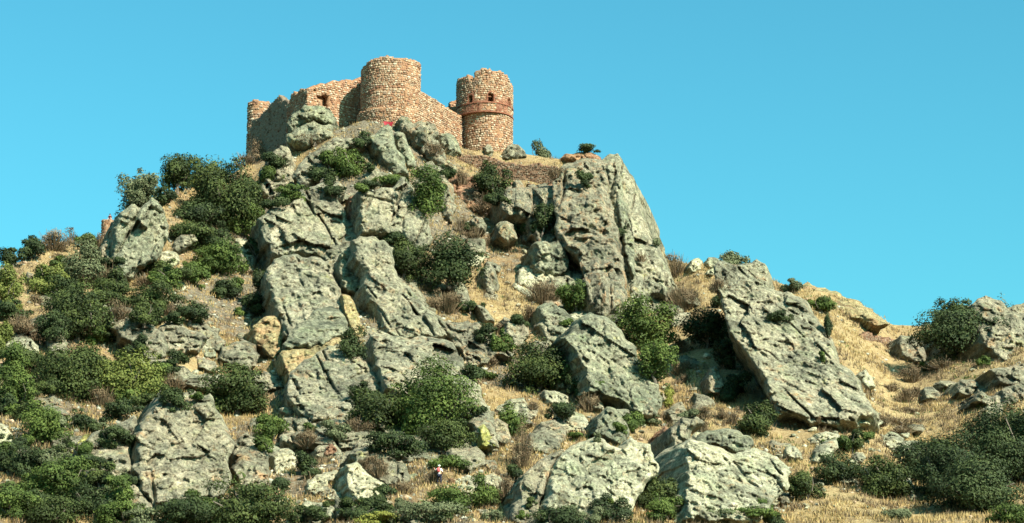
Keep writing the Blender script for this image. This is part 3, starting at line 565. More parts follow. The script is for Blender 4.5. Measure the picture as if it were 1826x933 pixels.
# ================================================================ THE CASTLE
def stone_mat(name, use_obj):
    m = NT(name, .95); v = m.coord(); f = m.noise(v, 9, 4, .7); g = m.noise(v, 2.5, 3, .6)
    if use_obj: c = m.n('ShaderNodeObjectInfo').outputs['Color']
    else: c = m.n('ShaderNodeAttribute', attribute_name='scol').outputs['Color']
    c = m.mix(1.0, c, m.ramp(f, [(.3, .68), (.5, 1.0), (.7, 1.12)]), 'MULTIPLY')
    c = m.mix(m.ramp(g, [(.55, 0.0), (.7, .45)]), c, (.30, .22, .15))
    return m.done(c, m.bump(f, .8, .06), .80)
M['stone_part'] = stone_mat('rubble_stone', True); M['stone_mass'] = stone_mat('rubble_stone_mass', False)
def mortar_mat(name, a, b, c_):
    m = NT(name, 1.0); v = m.coord(); f = m.noise(v, 4.5, 5, .75); g = m.noise(v, .7, 4, .65)
    c = m.ramp(f, [(.3, a), (.5, b), (.68, c_)]); c = m.mix(m.ramp(g, [(.52, 0.0), (.66, .55)]), c, (c_[0] * .9, c_[1] * .8, c_[2] * .7))
    return m.done(c, m.bump(f, 1.0, .12), .85)
M['mortar'] = mortar_mat('ochre_mortar', (.15, .072, .038), (.31, .165, .09), (.44, .28, .165))
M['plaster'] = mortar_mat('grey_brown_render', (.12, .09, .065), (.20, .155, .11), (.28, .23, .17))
M['brown_rubble'] = mortar_mat('brown_rubble', (.10, .055, .035), (.20, .115, .07), (.31, .20, .13))
M['brick'] = mortar_mat('red_brick', (.14, .05, .03), (.26, .10, .06), (.36, .17, .11))
PAL = [((.50, .385, .26), 6), ((.44, .30, .19), 7), ((.62, .52, .38), 3), ((.33, .17, .10), 5), ((.25, .105, .06), 4), ((.38, .27, .19), 4), ((.20, .13, .09), 3)]
PALC = np.array([c for c, w in PAL]); PALC = PALC * .78 + PALC.mean(0) * .22 * .95; PALW = np.array([w for c, w in PAL], float); PALW /= PALW.sum()
DARKPAL = np.array([.62, .60, .58])

def stone_shape(k, n=7):
    """an irregular rounded rubble stone: unit outline in x,z, standing proud towards -y; returns verts, faces"""
    r = np.random.default_rng(900 + k); an = np.arange(n) / n * 2 * math.pi + r.uniform(-.25, .25, n); ra = r.uniform(.82, 1.08, n)
    sq = 1 / np.maximum(np.abs(np.cos(an)), np.abs(np.sin(an))) ** .55
    ox, oz = np.cos(an) * ra * sq * .5, np.sin(an) * ra * sq * .5
    v = [(ox[i], .25, oz[i]) for i in range(n)] + [(ox[i] * .97, -.55, oz[i] * .97) for i in range(n)] + [(ox[i] * .66, -1.0 + r.uniform(-.12, .12), oz[i] * .66) for i in range(n)] + [(0, -1.05, 0)]
    f = []
    for i in range(n):
        j = (i + 1) % n
        f += [(i, n + i, n + j), (i, n + j, j), (n + i, 2 * n + i, 2 * n + j), (n + i, 2 * n + j, n + j), (2 * n + i, 3 * n, 2 * n + j)]
    return np.array(v), np.array([(a, c, b) for a, b, c in f])
SHAPES = [stone_shape(k) for k in range(10)]
SMESH = []
for k, (v, f) in enumerate(SHAPES):
    me = bpy.data.meshes.new('stone'); me.from_pydata(v.tolist(), [], f.tolist()); me.materials.append(M['stone_part']); me.update(); SMESH.append(me)

def self_vis(w, t):
    p, nr, _ = w.pos(np.array([t[0]])); return -(nr[0] @ (p[0] / np.linalg.norm(p[0])))
class Wall:
    """a masonry wall along a plan path, built of cells so that tops crumble and openings go right through"""
    def __init__(s, path, zb, zt, thick, cell=.2, closed=False, holes=()):
        s.path = np.array(path, float); s.closed = closed
        pp = np.vstack([s.path, s.path[:1]]) if closed else s.path
        seg = np.hypot(*np.diff(pp, axis=0).T); s.cum = np.concatenate([[0], np.cumsum(seg)]); s.pp = pp; s.L = s.cum[-1]
        s.n = max(2, int(round(s.L / cell))); s.cs = s.L / s.n; s.cell = cell; s.zb = zb
        ztf = zt if callable(zt) else (lambda q: zt); s.zt = ztf; s.thick = thick
        mx = max(ztf(q) for q in np.linspace(0, s.L, 60)) + .6; s.m = int((mx - zb) / cell) + 1
        s.mask = np.zeros((s.n, s.m), bool)
        for i in range(s.n):
            q = (i + .5) * s.cs; t = ztf(q)
            s.mask[i] = (zb + (np.arange(s.m) + .5) * cell) < t
        for (q0, q1, z0, z1, arch) in holes:
            for i in range(s.n):
                q = (i + .5) * s.cs
                if q0 <= q <= q1:
                    u = (q - (q0 + q1) / 2) / max(.01, (q1 - q0) / 2); top = z1 - (arch * (1 - math.sqrt(max(0, 1 - u * u))) if arch else 0)
                    zz = zb + (np.arange(s.m) + .5) * cell; s.mask[i] &= ~((zz > z0) & (zz < top))
    def pos(s, q, off=0.0):
        q = np.asarray(q, float); q = q % s.L if s.closed else np.clip(q, 0, s.L)
        x = np.interp(q, s.cum, s.pp[:, 0]); y = np.interp(q, s.cum, s.pp[:, 1])
        k = np.clip(np.searchsorted(s.cum, q, 'right') - 1, 0, len(s.pp) - 2); d = s.pp[k + 1] - s.pp[k]; d = d / np.hypot(d[..., 0], d[..., 1])[..., None]
        nrm = np.stack([d[..., 1], -d[..., 0]], -1)          # right-hand side of the path = outside
        return np.stack([x, y], -1) + nrm * np.asarray(off)[..., None] if np.ndim(off) else np.stack([x, y], -1) + nrm * off, nrm, d
    def core(s, name, mat, parent):
        n, m = s.n, s.m; nn = n if s.closed else n + 1
        q = np.arange(nn) * s.cs; zz = s.zb + np.arange(m + 1) * s.cell
        o, nr, _ = s.pos(q, 0.0); 
        if not s.closed:
            nr[-1] = nr[-2]
        inn = o - nr * s.thick
        V = []
        Q, Z = np.meshgrid(np.arange(nn), np.arange(m + 1), indexing='ij')
        for base, sg in ((o, 1), (inn, 0)):
            x = base[Q, 0]; y = base[Q, 1]; z = zz[Z] + 0 * x
            p = np.stack([x, y, z], -1).reshape(-1, 3); jit = np.stack([vnoise(p * 1.9 + k * 30, 5) for k in range(3)], -1) * .075
            V.append(p + jit)
        V = np.concatenate(V); off = nn * (m + 1)
        I = lambda i, j, b: (i % nn if s.closed else i) * (m + 1) + j + b * off
        F_ = []
        for i in range(n):
            for j in range(m):
                if not s.mask[i, j]: continue
                a, b, c, d = I(i, j, 0), I(i + 1, j, 0), I(i + 1, j + 1, 0), I(i, j + 1, 0); A, B, C_, D = [w + off for w in (a, b, c, d)]
                F_ += [(a, b, c, d), (B, A, D, C_)]
                def em(ii, jj):
                    if jj < 0 or jj >= m: return True
                    if s.closed: ii %= n
                    elif ii < 0 or ii >= n: return True
                    return not s.mask[ii, jj]
                if em(i, j + 1): F_.append((d, c, C_, D))
                if em(i, j - 1): F_.append((b, a, A, B))
                if em(i - 1, j): F_.append((a, d, D, A))
                if em(i + 1, j): F_.append((c, b, B, C_))
        return link_mesh(name, V, np.array(F_), mat, parent=parent, loc=tuple(parent.location))
    def stones(s, parent, hmin=.26, hmax=.46, skip=.10, parts=150, zmin=None, avoid=(), pal=1.0, proud=.09, seed=0, wmul=1.0, qr=None):
        r = np.random.default_rng(seed); z = (zmin if zmin is not None else s.zb) + .1; L = []
        q_lo, q_hi = qr if qr else (0, s.L); top = s.zb + s.m * s.cell
        while z < top:
            h = r.uniform(hmin, hmax); q = q_lo + r.uniform(0, .3)
            while q < q_hi - .15:
                w = h * r.uniform(.8, 1.9) * wmul; qc, zc = q + w / 2, z + h / 2 + r.uniform(-.05, .05)
                i = int(qc / s.cs) % s.n if s.closed else min(int(qc / s.cs), s.n - 1); j = int((zc - s.zb) / s.cell); jt = int((zc + h * .3 - s.zb) / s.cell)
                i0 = int((qc - w * .35) / s.cs); i1 = int((qc + w * .35) / s.cs)
                ok = 0 <= j < s.m and jt < s.m and s.mask[i, j] and s.mask[i, jt]
                for k in (i0, i1):
                    k = k % s.n if s.closed else min(max(k, 0), s.n - 1); ok = ok and s.mask[k, max(0, min(j, s.m - 1))]
                for (a0, a1, b0, b1) in avoid: ok = ok and not (a0 < qc < a1 and b0 < zc < b1)
                if ok and r.random() > skip:
                    c = PALC[r.choice(len(PALC), p=PALW)] * r.uniform(.85, 1.12) * pal
                    L.append((qc, zc, w * .95, h * .93, proud * r.uniform(.6, 1.5), r.integers(10), np.minimum(c, .8), r.uniform(-.12, .12)))
                q += w * 1.02
            z += h * 1.0
        # the stones that show largest are parts of their own, the rest is one mass
        def key(t):
            p, nr, _ = s.pos(np.array([t[0]])); vis = -(nr[0] @ (p[0] / np.linalg.norm(p[0])))
            return -(t[2] * t[3]) * max(vis, 0) 
        L = [t for t in L if self_vis(s, t) > -.35]
        L.sort(key=key); big, rest = L[:parts], L[parts:]
        for t in big:
            p, nr, d = s.pos(np.array([t[0]])); p, nr, d = p[0], nr[0], d[0]
            o = bpy.data.objects.new('stone', SMESH[t[5]]); COL.objects.link(o); o.parent = parent
            R3 = Matrix(((d[0], -nr[0], 0), (d[1], -nr[1], 0), (0, 0, 1))).to_euler()
            o.location = Vector((p[0], p[1], t[1])) - parent.location; o.rotation_euler = R3
            o.scale = (t[2], t[4], t[3]); o.color = (*t[6], 1)
        V, F_, C_ = [], [], []; n = 0
        for t in rest:
            v, f = SHAPES[t[5]]; p, nr, d = s.pos(np.array([t[0]])); p, nr, d = p[0], nr[0], d[0]
            ca, sa = math.cos(t[7]), math.sin(t[7]); vx = v[:, 0] * t[2]; vz = v[:, 2] * t[3]
            lx = vx * ca - vz * sa; lz = vx * sa + vz * ca; ly = v[:, 1] * t[4]
            V.append(np.stack([p[0] + d[0] * lx - nr[0] * ly, p[1] + d[1] * lx - nr[1] * ly, t[1] + lz], -1)); F_.append(f + n); n += len(v); C_.append(np.tile([*t[6], 1], (len(v), 1)))
        if V:
            o = link_mesh('rubble_masonry', np.concatenate(V), np.concatenate(F_), M['stone_mass'], parent=parent, loc=tuple(parent.location), attr={'scol': ('FLOAT_COLOR', np.concatenate(C_))})
            o['kind'] = 'stuff'
def ring(cx, cy, r, n=72, wob=.05, seed=0):
    out = []
    for k in range(n):
        a = k / n * 2 * math.pi; rr = r + wob * math.sin(3 * a + seed) + wob * .6 * math.sin(7 * a + 2 * seed)
        out.append((cx + rr * math.cos(a + math.pi), cy + rr * math.sin(a + math.pi)))   # anticlockwise from the left: through the front
    return out
# position along a ring path: q = 0 at the left (-x), quarter at the front (-y), half at the right
def band(name, wall, q0, q1, z0, z1, out, mat, parent, inner=.1):
    """a projecting course following the wall"""
    k = max(4, int((q1 - q0) / .3)); q = np.linspace(q0, q1, k + 1)
    a, nr, _ = wall.pos(q, out); b, _, _ = wall.pos(q, -inner)
    V = []; F_ = []
    for i in range(k + 1):
        w1 = .02 * math.sin(i * 2.3); V += [(a[i, 0], a[i, 1], z0 + w1), (a[i, 0], a[i, 1], z1 + w1), (b[i, 0], b[i, 1], z1 + w1), (b[i, 0], b[i, 1], z0 + w1)]
    for i in range(k):
        for e_ in range(4): F_.append((4 * i + e_, 4 * i + 4 + e_, 4 * i + 4 + (e_ + 1) % 4, 4 * i + (e_ + 1) % 4))
    F_ += [(0, 1, 2, 3), (4 * k + 3, 4 * k + 2, 4 * k + 1, 4 * k)]
    return link_mesh(name, V, F_, mat, parent=parent, loc=tuple(parent.location))
def bricks(wall, rects, parent, seed):
    """thin red bricks filling panels of the wall, one joined mass (each is under 4 pixels in the photograph)"""
    r = np.random.default_rng(seed); V, F_, C_ = [], [], []; n = 0
    for (q0, q1, z0, z1) in rects:
        z = z0; row = 0
        while z < z1 - .05:
            q = q0 + (.14 if row % 2 else 0)
            while q < q1:
                w = .28
                if r.random() > .06:
                    p, nr, d = wall.pos(np.array([q + w / 2])); p, nr, d = p[0], nr[0], d[0]; i = int((q + w / 2) / wall.cs) % wall.n; j = int((z + .05 - wall.zb) / wall.cell)
                    if 0 <= j < wall.m and wall.mask[i, j]:
                        o = .05 + r.uniform(0, .03)
                        for dz in (.012, .095):
                            pass
                        c = np.array([(.34, .14, .085), (.28, .11, .07), (.42, .22, .14)][r.integers(3)]) * r.uniform(.8, 1.15)
                        vv = [(p[0] + d[0] * lx + nr[0] * ly, p[1] + d[1] * lx + nr[1] * ly, z + lz) for lz in (.01, .09) for lx, ly in ((-.13, -.1), (.13, -.1), (.13, o), (-.13, o))]
                        V += vv; F_ += [(n + 3, n + 2, n + 6, n + 7), (n + 0, n + 3, n + 7, n + 4), (n + 2, n + 1, n + 5, n + 6), (n + 4, n + 7, n + 6, n + 5), (n + 0, n + 1, n + 2, n + 3)]; C_ += [(*c, 1)] * 8; n += 8
                q += .30
            z += .105; row += 1
    o = link_mesh('brickwork', V, F_, M['stone_mass'], parent=parent, loc=tuple(parent.location), attr={'scol': ('FLOAT_COLOR', C_)}); o['kind'] = 'stuff'
def floor_slab(cx, cy, r, z, parent, name='inner_floor'):
    n = 32; V = [(cx + r * math.cos(k / n * 6.2832), cy + r * math.sin(k / n * 6.2832), z + dz) for dz in (0, .4) for k in range(n)]
    F_ = [tuple(range(n - 1, -1, -1)), tuple(range(n, 2 * n))] + [(k, (k + 1) % n, n + (k + 1) % n, n + k) for k in range(n)]
    return link_mesh(name, V, F_, M['mortar'], parent=parent, loc=tuple(parent.location))
def jag(s, a=.25, sc=1.1, seed=0): return a * float(vnoise(np.array([[s / sc, seed, 3.3]]))[0]) + a * .6 * float(vnoise(np.array([[s / .35, seed + 9, 1.3]]))[0])

# --- great round tower
TY = 305.0; tc = P(697, 160, TY); tr = 53.5 * mpp(TY) * .985; ztop = float(P(698, 99, TY - tr)[2]); zb = float(P(700, 262, TY - tr)[2])
tower = empty('round_tower', (tc[0], tc[1], zb))
tag(tower, 'big round rubble stone tower at the highest point of the ruin', 'tower')
per = 2 * math.pi * tr
def tt(q):
    u = (q % per) / per     # left .0, front .25, right .5
    return ztop - .15 + jag(q, .24, 1.6, 1) - (.35 if (u < .10 or u > .93) else 0) - .45 * max(0, math.cos((u - .02) * 2 * math.pi)) ** 3
TW = Wall(ring(tc[0], tc[1], tr, 90, .05), zb, tt, 1.5, .2, True,
          holes=[(per * f, per * f + .22, z, z + .22, 0) for f, z in ((.16, ztop - 3), (.3, ztop - 4.6), (.2, ztop - 6.5), (.38, ztop - 6.2), (.33, ztop - 8.2), (.12, ztop - 7.4))])
TW.core('wall', M['mortar'], tower); TW.stones(tower, .22, .42, .10, 230, seed=11, avoid=())
floor_slab(tc[0], tc[1], tr - 1.4, ztop - 1.6, tower)
# low battered footing on its left
foot = Wall([tuple(TW.pos(np.array([q]), .55)[0][0]) for q in np.linspace(-.08 * per, .27 * per, 14)], zb, lambda s: float(P(652, 200, TY - 3)[2]) + .03 * s + jag(s, .15, 1, 4), 1.0, .2)
foot.core('footing', M['mortar'], tower)
foot.stones(tower, .2, .34, .2, 20, seed=12, pal=.8)

# --- right tower
RY = 318.0; rc = P(869, 200, RY); rr_ = 46.0 * mpp(RY) * .985; rtop = float(P(880, 124, RY - rr_)[2]); rzb = float(P(869, 283, RY - rr_)[2])
t2 = empty('banded_tower', (rc[0], rc[1], rzb))
tag(t2, 'round ruined tower with arched windows and a red brick band, right end of the ruin', 'tower')
uc = P(864.5, 180, RY); ur = 51.0 * mpp(RY) * .985; p2 = 2 * math.pi * rr_; pu = 2 * math.pi * ur
zf = lambda py: float(P(869, py, RY - rr_)[2])
z_lo, z_hi = zf(199.5), zf(184.0)
def ang_q(px):     # distance along the ring of a photo column on the visible front
    s = (px - 864.5) / 51.0; return pu * (.25 + math.asin(max(-.99, min(.99, s))) / (2 * math.pi))
def tt2(q):
    u = (q % pu) / pu; t = rtop + jag(q, .34, 1.0, 7)
    if u < .5:
        px = 864.5 + 51 * math.sin((u - .25) * 2 * math.pi)
        t -= float(np.interp(px, [812, 818, 834, 837, 843, 846, 858, 872, 895, 904, 910, 916], [.9, .9, .9, 2.0, 1.9, .7, .3, 0, .1, .5, 1.3, 2.3]))
    else: t -= 1.2 + .6 * math.sin(u * 30)
    return t
W_ = [(875.8, 10.0, 181.5, 166), (838.8, 8.5, 182.5, 168.5), (909.0, 9.0, 183, 169.5)]
holes = []
for px, w, pb, pt in W_:
    q = ang_q(px); ww = .95
    holes.append((q - ww / 2, q + ww / 2, zf(pb), zf(pt), .4))
for px in (852.8, 897.4, 829.0): q = ang_q(px); holes.append((q - .1, q + .1, z_lo + .35, z_hi - .25, 0))
for f, dz in ((.14, 1.6), (.20, 3.1), (.27, 1.3), (.31, 3.4), (.36, 2.2), (.24, 4.6), (.33, 5.0), (.18, 4.2), (.40, 4.0)): holes.append((p2 * f, p2 * f + .2, z_lo - dz, z_lo - dz + .22, 0))
for f in (.16, .22, .31, .38): holes.append((pu * f, pu * f + .2, z_hi + .35, z_hi + .55, 0))
LW2 = Wall(ring(rc[0], rc[1], rr_, 90, .04, 2), rzb, z_lo + .05, 1.25, .2, True, holes=[h for h in holes if h[3] < z_lo])
LW2.core('wall', M['mortar'], t2)
k_ = ur / rr_
RW = Wall(ring(uc[0], uc[1], ur, 100, .05, 2), z_lo - .05, tt2, 1.25, .2, True, holes=[(h[0], h[1], h[2], h[3], h[4]) for h in holes if h[3] > z_lo])
RW.core('upper_wall', M['mortar'], t2)
panels = [(ang_q(826), ang_q(845), z_lo + .2, z_hi - .1), (ang_q(848), ang_q(859), z_lo + .2, z_hi - .1), (ang_q(884), ang_q(905), z_lo + .2, z_hi - .1),
          (ang_q(833), ang_q(847), z_hi + .15, z_hi + 1.7), (ang_q(868), ang_q(872), z_hi + .2, z_hi + 1.3), (ang_q(880), ang_q(885), z_hi + .2, z_hi + 1.3), (ang_q(847), ang_q(885), z_hi + .1, z_hi + .42),
          (ang_q(888), ang_q(912), z_hi + .15, z_hi + .75)]
bricks(RW, panels, t2, 3)
RW.stones(t2, .22, .40, .10, 120, seed=21, avoid=panels)
LW2.stones(t2, .22, .40, .10, 140, seed=22)
floor_slab(rc[0], rc[1], rr_ - 1.2, rtop - 2.3, t2); floor_slab(rc[0], rc[1], rr_ - 1.2, z_lo - .3, t2)
for z0, z1 in ((z_lo - .12, z_lo + .06), (z_hi - .06, z_hi + .12)):
    band('string_course', RW, -.06 * pu, .56 * pu, z0, z1, .16, M['brick'], t2)
for (q0, q1, z0, z1, ar) in holes[:3]:        # brick arches and jambs round the windows
    V = []; F_ = []; n = 0; qc = (q0 + q1) / 2; hw = (q1 - q0) / 2
    pts = [(qc - hw - .06, z0 + .1 + .2 * k, 0) for k in range(5)] + [(qc + (hw + .06) * math.cos(math.pi - a), z1 - .4 + (.5) * math.sin(a), a - math.pi / 2) for a in np.linspace(.1, math.pi - .1, 9)] + [(qc + hw + .06, z0 + .1 + .2 * k, 0) for k in range(5)]
    w = empty('window', (0, 0, 0)); w.parent = t2
    for (q, z, an) in pts:
        p, nr, d = RW.pos(np.array([q])); p, nr, d = p[0], nr[0], d[0]; ca, sa = math.cos(an), math.sin(an)
        for ly in (-.25, .09):
            for lx, lz in ((-.10, -.08), (.10, -.08), (.10, .08), (-.10, .08)):
                X, Z = lx * ca - lz * -sa * 1, lx * -sa + lz * ca
                V.append((p[0] + d[0] * X + nr[0] * ly, p[1] + d[1] * X + nr[1] * ly, z + Z))
        F_ += [(n + 4, n + 5, n + 6, n + 7)] + [(n + k, n + (k + 1) % 4, n + 4 + (k + 1) % 4, n + 4 + k) for k in range(4)]; n += 8
    bpy.data.objects.remove(w); link_mesh('window', V, F_, M['brick'], parent=t2, loc=tuple(t2.location))
# --- curtain wall between the towers
ca_ = P(722, 180, TY - 4.0); cb_ = P(824, 215, 315.6)
za = float(P(752, 163.5, 304.3)[2]); zc = float(P(822, 207, 315.4)[2])
cw = Wall([(ca_[0], ca_[1]), (P(745, 180, 302.6)[0], 302.6), (cb_[0], cb_[1])], zb - 2.0, lambda s: za + (zc - za) * max(0, s - 2) / 13 + jag(s, .24, 1.4, 31), 1.4, .2,
          holes=[(q, q + .2, z, z + .2, 0) for q, z in ((5, za - 2.4), (7.4, za - 3.6), (9.6, za - 2.2), (10.5, za - 4.4), (6.1, za - 5), (12.2, za - 3.0))])
cwe = empty('curtain_wall', (ca_[0], ca_[1], zb - 2.0)); tag(cwe, 'long sunlit curtain wall of rubble stone joining the two round towers', 'wall')
cw.core('wall', M['mortar'], cwe); cw.stones(cwe, .21, .37, .10, 220, seed=41)
# small dark wall piece behind, between curtain wall and banded tower
p0 = P(803, 190, 322); p1 = P(824, 190, 323)
bk = Wall([(p0[0] - 1.5, 326), (p0[0], 322), (p1[0], 323)], zb, lambda s: float(P(808, 187, 322)[2]) + .25 * s - .6 + jag(s, .2, .8, 5), 1.0, .2)
bke = empty('inner_wall', (p0[0], 322, zb)); tag(bke, 'small shaded remnant of inner wall peeping over the right end of the curtain wall', 'wall'); bk.core('wall', M['mortar'], bke); bk.stones(bke, parts=10, seed=45)

# --- left wing: one wall with a corner, its right face sunlit, its left face turned away from the sun
l0 = P(548, 155, 303.2); l1 = P(650, 150, 309.5); m1 = P(511, 190, 309.4)
A_ = math.hypot(m1[0] - l0[0], m1[1] - l0[1]); B_ = math.hypot(l1[0] - l0[0], l1[1] - l0[1])
def lt(s):
    if s < A_:
        u = 1 - s / A_; pxs = 548 + (511 - 548) * u
        return float(P(pxs, np.interp(pxs, [511, 520, 530, 538, 548], [186, 171, 166, 159, 156]), 303.2 + 6.2 * u)[2]) + jag(s, .38, .9, 61)
    u = (s - A_) / B_; pxs = 548 + (650 - 548) * u
    py = np.interp(pxs, [548, 560, 575, 590, 610, 628, 645], [157, 153, 150, 146, 144.5, 141.5, 140]); yy = 303.2 + 6.3 * u
    return float(P(pxs, py, yy)[2]) + jag(s, .38, 1.2, 51)
hq = lambda px: A_ + (px - 548) / (650 - 548) * B_
nz = lambda py: float(P(580, py, 305)[2])
lw = Wall([(m1[0], m1[1]), (l0[0], l0[1]), (l1[0], l1[1])], zb - 2.5, lt, 1.6, .2, holes=[(hq(574), hq(587), nz(190), nz(168), .3), (hq(566), hq(575), nz(178), nz(171), 0), (hq(560), hq(564), nz(166), nz(163), 0), (hq(598), hq(601), nz(158), nz(156), 0)])
lwe = empty('niche_wall', (l0[0], l0[1], zb - 2.5)); tag(lwe, 'ragged wall with a dark niche left of the big round tower, its left face in shade', 'wall')
lw.core('wall', M['mortar'], lwe); lw.stones(lwe, .24, .44, .14, 180, seed=52)
band('niche_back', lw, hq(563), hq(590), nz(192), nz(165), -1.45, M['brown_rubble'], lwe, 1.7)
# long plastered wall in shade with a stepped gable top
n0 = P(513, 190, 309.2); n1 = P(449, 190, 316.8)
def ntp(s):
    L_ = math.hypot(n1[0] - n0[0], 7.6); u = 1 - s / L_; pxs = 513 + (449 - 513) * u
    return float(P(pxs, np.interp(pxs, [448, 464, 466, 480, 497, 500, 505, 513], [216, 209, 205, 190, 170, 172, 179, 178]), 309.2 + 7.6 * u)[2]) + jag(s, .06, .9, 71)
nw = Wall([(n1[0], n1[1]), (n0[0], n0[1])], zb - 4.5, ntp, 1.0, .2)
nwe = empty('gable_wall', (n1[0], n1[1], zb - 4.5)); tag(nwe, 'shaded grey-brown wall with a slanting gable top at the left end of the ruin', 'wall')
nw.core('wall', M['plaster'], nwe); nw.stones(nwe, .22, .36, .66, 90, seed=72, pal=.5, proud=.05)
# left turret
LY = 319.5; lc = P(461.5, 200, LY); lr = 19.5 * mpp(LY)
lzb = float(P(461, 292, LY - lr)[2]); ltop = float(P(461, 179, LY - lr)[2])
lte = empty('corner_turret', (lc[0], lc[1], lzb)); tag(lte, 'slim round corner turret with pale stones at the far left end of the ruin', 'tower')
lt_w = Wall(ring(lc[0], lc[1], lr, 40, .03), lzb, lambda s: ltop + jag(s, .22, .8, 81), .6, .2, True)
lt_w.core('wall', M['mortar'], lte); lt_w.stones(lte, .28, .46, .12, 90, seed=82); floor_slab(lc[0], lc[1], lr - .5, ltop - .8, lte)

# --- ruined low wall on the shoulder, brown rubble
q0 = P(806, 290, 300.5); q1 = P(905, 290, 300.0); q2 = P(1000, 300, 298.0)
def rt(s):
    pxs = 806 + (1000 - 806) * s / 15.7
    return float(P(pxs, np.interp(pxs, [806, 830, 860, 885, 905, 925, 960, 1000], [279, 277, 277, 282, 290, 293, 294, 298]), 300.3 - max(0, s - 8) * .25)[2]) + jag(s, .2, 1.0, 91)
rw = Wall([(q0[0], q0[1]), (q1[0], q1[1]), (q2[0], q2[1])], float(P(900, 350, 298)[2]), rt, 1.6, .2)
rwe = empty('ruined_low_wall', (q0[0], q0[1], float(P(900, 350, 298)[2]))); tag(rwe, 'low ruined brown rubble wall on the shoulder below the banded tower', 'wall')
rw.core('wall', M['brown_rubble'], rwe); rw.stones(rwe, .16, .30, .25, 120, seed=92, pal=.48, proud=.07)
# --- dry-stone wall on the right saddle
d0 = ground_point(1541, 606); d1 = ground_point(1576, 613); d2 = ground_point(1618, 622)
dzb = min(d0[2], d1[2], d2[2]) - 1.2
dw = Wall([(d0[0], d0[1]), (d1[0], d1[1]), (d2[0], d2[1])], dzb, lambda s: float(Hq(*[np.interp(s, [0, 3, 5.8], [d0[k], d1[k], d2[k]]) for k in (0, 1)])) + .75 + .15 * s / 5.8 + jag(s, .15, .8, 95), .8, .15)
dwe = empty('dry_stone_wall', (d0[0], d0[1], dzb)); tag(dwe, 'low dry-stone wall in the golden grass left of the big dark tree', 'wall')
dw.core('wall', M['brown_rubble'], dwe); dw.stones(dwe, .14, .24, .1, 120, seed=96, pal=.75, proud=.07, wmul=1.2)
# --- low stone turret of the viewpoint on the left skyline
vp = P(194, 405, 262.0); vr = 12.5 * mpp(262)
vzb = float(P(194, 446, 262)[2]) - 1.0; vtop = float(P(194, 392, 262 - vr)[2])
vpe = empty('stone_turret', (vp[0], vp[1], vzb)); tag(vpe, 'small round stone turret on the left skyline beside the tall crag', 'turret')
vw = Wall(ring(vp[0], vp[1], vr, 28, .02), vzb, lambda s: vtop + jag(s, .08, .6, 98), .35, .15, True)
vw.core('wall', M['mortar'], vpe); vw.stones(vpe, .16, .28, .15, 70, seed=99, pal=.75, proud=.05)
floor_slab(vp[0], vp[1], vr - .3, vtop - .95, vpe)
# --- small red panel below the round tower
rp = P(692.5, 221, 292.5); g = .5
V = []; n_ = 9
top_w, bot_w, hh = 9.2 * mpp(292), 6.2 * mpp(292), 8.6 * mpp(292)
for dy_ in (0, .06):
    for j in range(4):
        for i in range(n_):
            u = i / (n_ - 1) * 2 - 1; v_ = j / 3; w = top_w * (1 - v_) + bot_w * v_
            V.append((rp[0] + u * w, rp[1] + dy_ + .12 * (1 - u * u), rp[2] + hh * (.5 - v_) * (1 + .05 * u) - (.06 * math.sin(3 * u))))
F_ = []
for s_ in (0, 1):
    for j in range(3):
        for i in range(n_ - 1):
            b_ = s_ * 4 * n_ + j * n_ + i; f = (b_, b_ + n_, b_ + n_ + 1, b_ + 1); F_.append(f if s_ == 0 else f[::-1])
mred = NT('red_panel_paint', .6).done((.26, .02, .03))
pe = empty('red_panel', (rp[0], rp[1], rp[2] - hh * .5 - .6)); tag(pe, 'small red trapezoid panel on posts in the dry grass below the round tower', 'sign')
pan = link_mesh('panel', V, F_, mred, parent=pe, loc=tuple(pe.location))
for sx in (-.62, .62):
    x = rp[0] + sx * bot_w; z0, z1 = pe.location.z - .6, rp[2] + hh * .4; w = .04
    vv = [(x + a_ * w, rp[1] + .14 + b_ * w, z) for z in (z0, z1) for a_, b_ in ((-1, -1), (1, -1), (1, 1), (-1, 1))]
    link_mesh('post', vv, [(0, 1, 5, 4), (1, 2, 6, 5), (2, 3, 7, 6), (3, 0, 4, 7), (4, 5, 6, 7)], M['bark'], parent=pe, loc=tuple(pe.location))

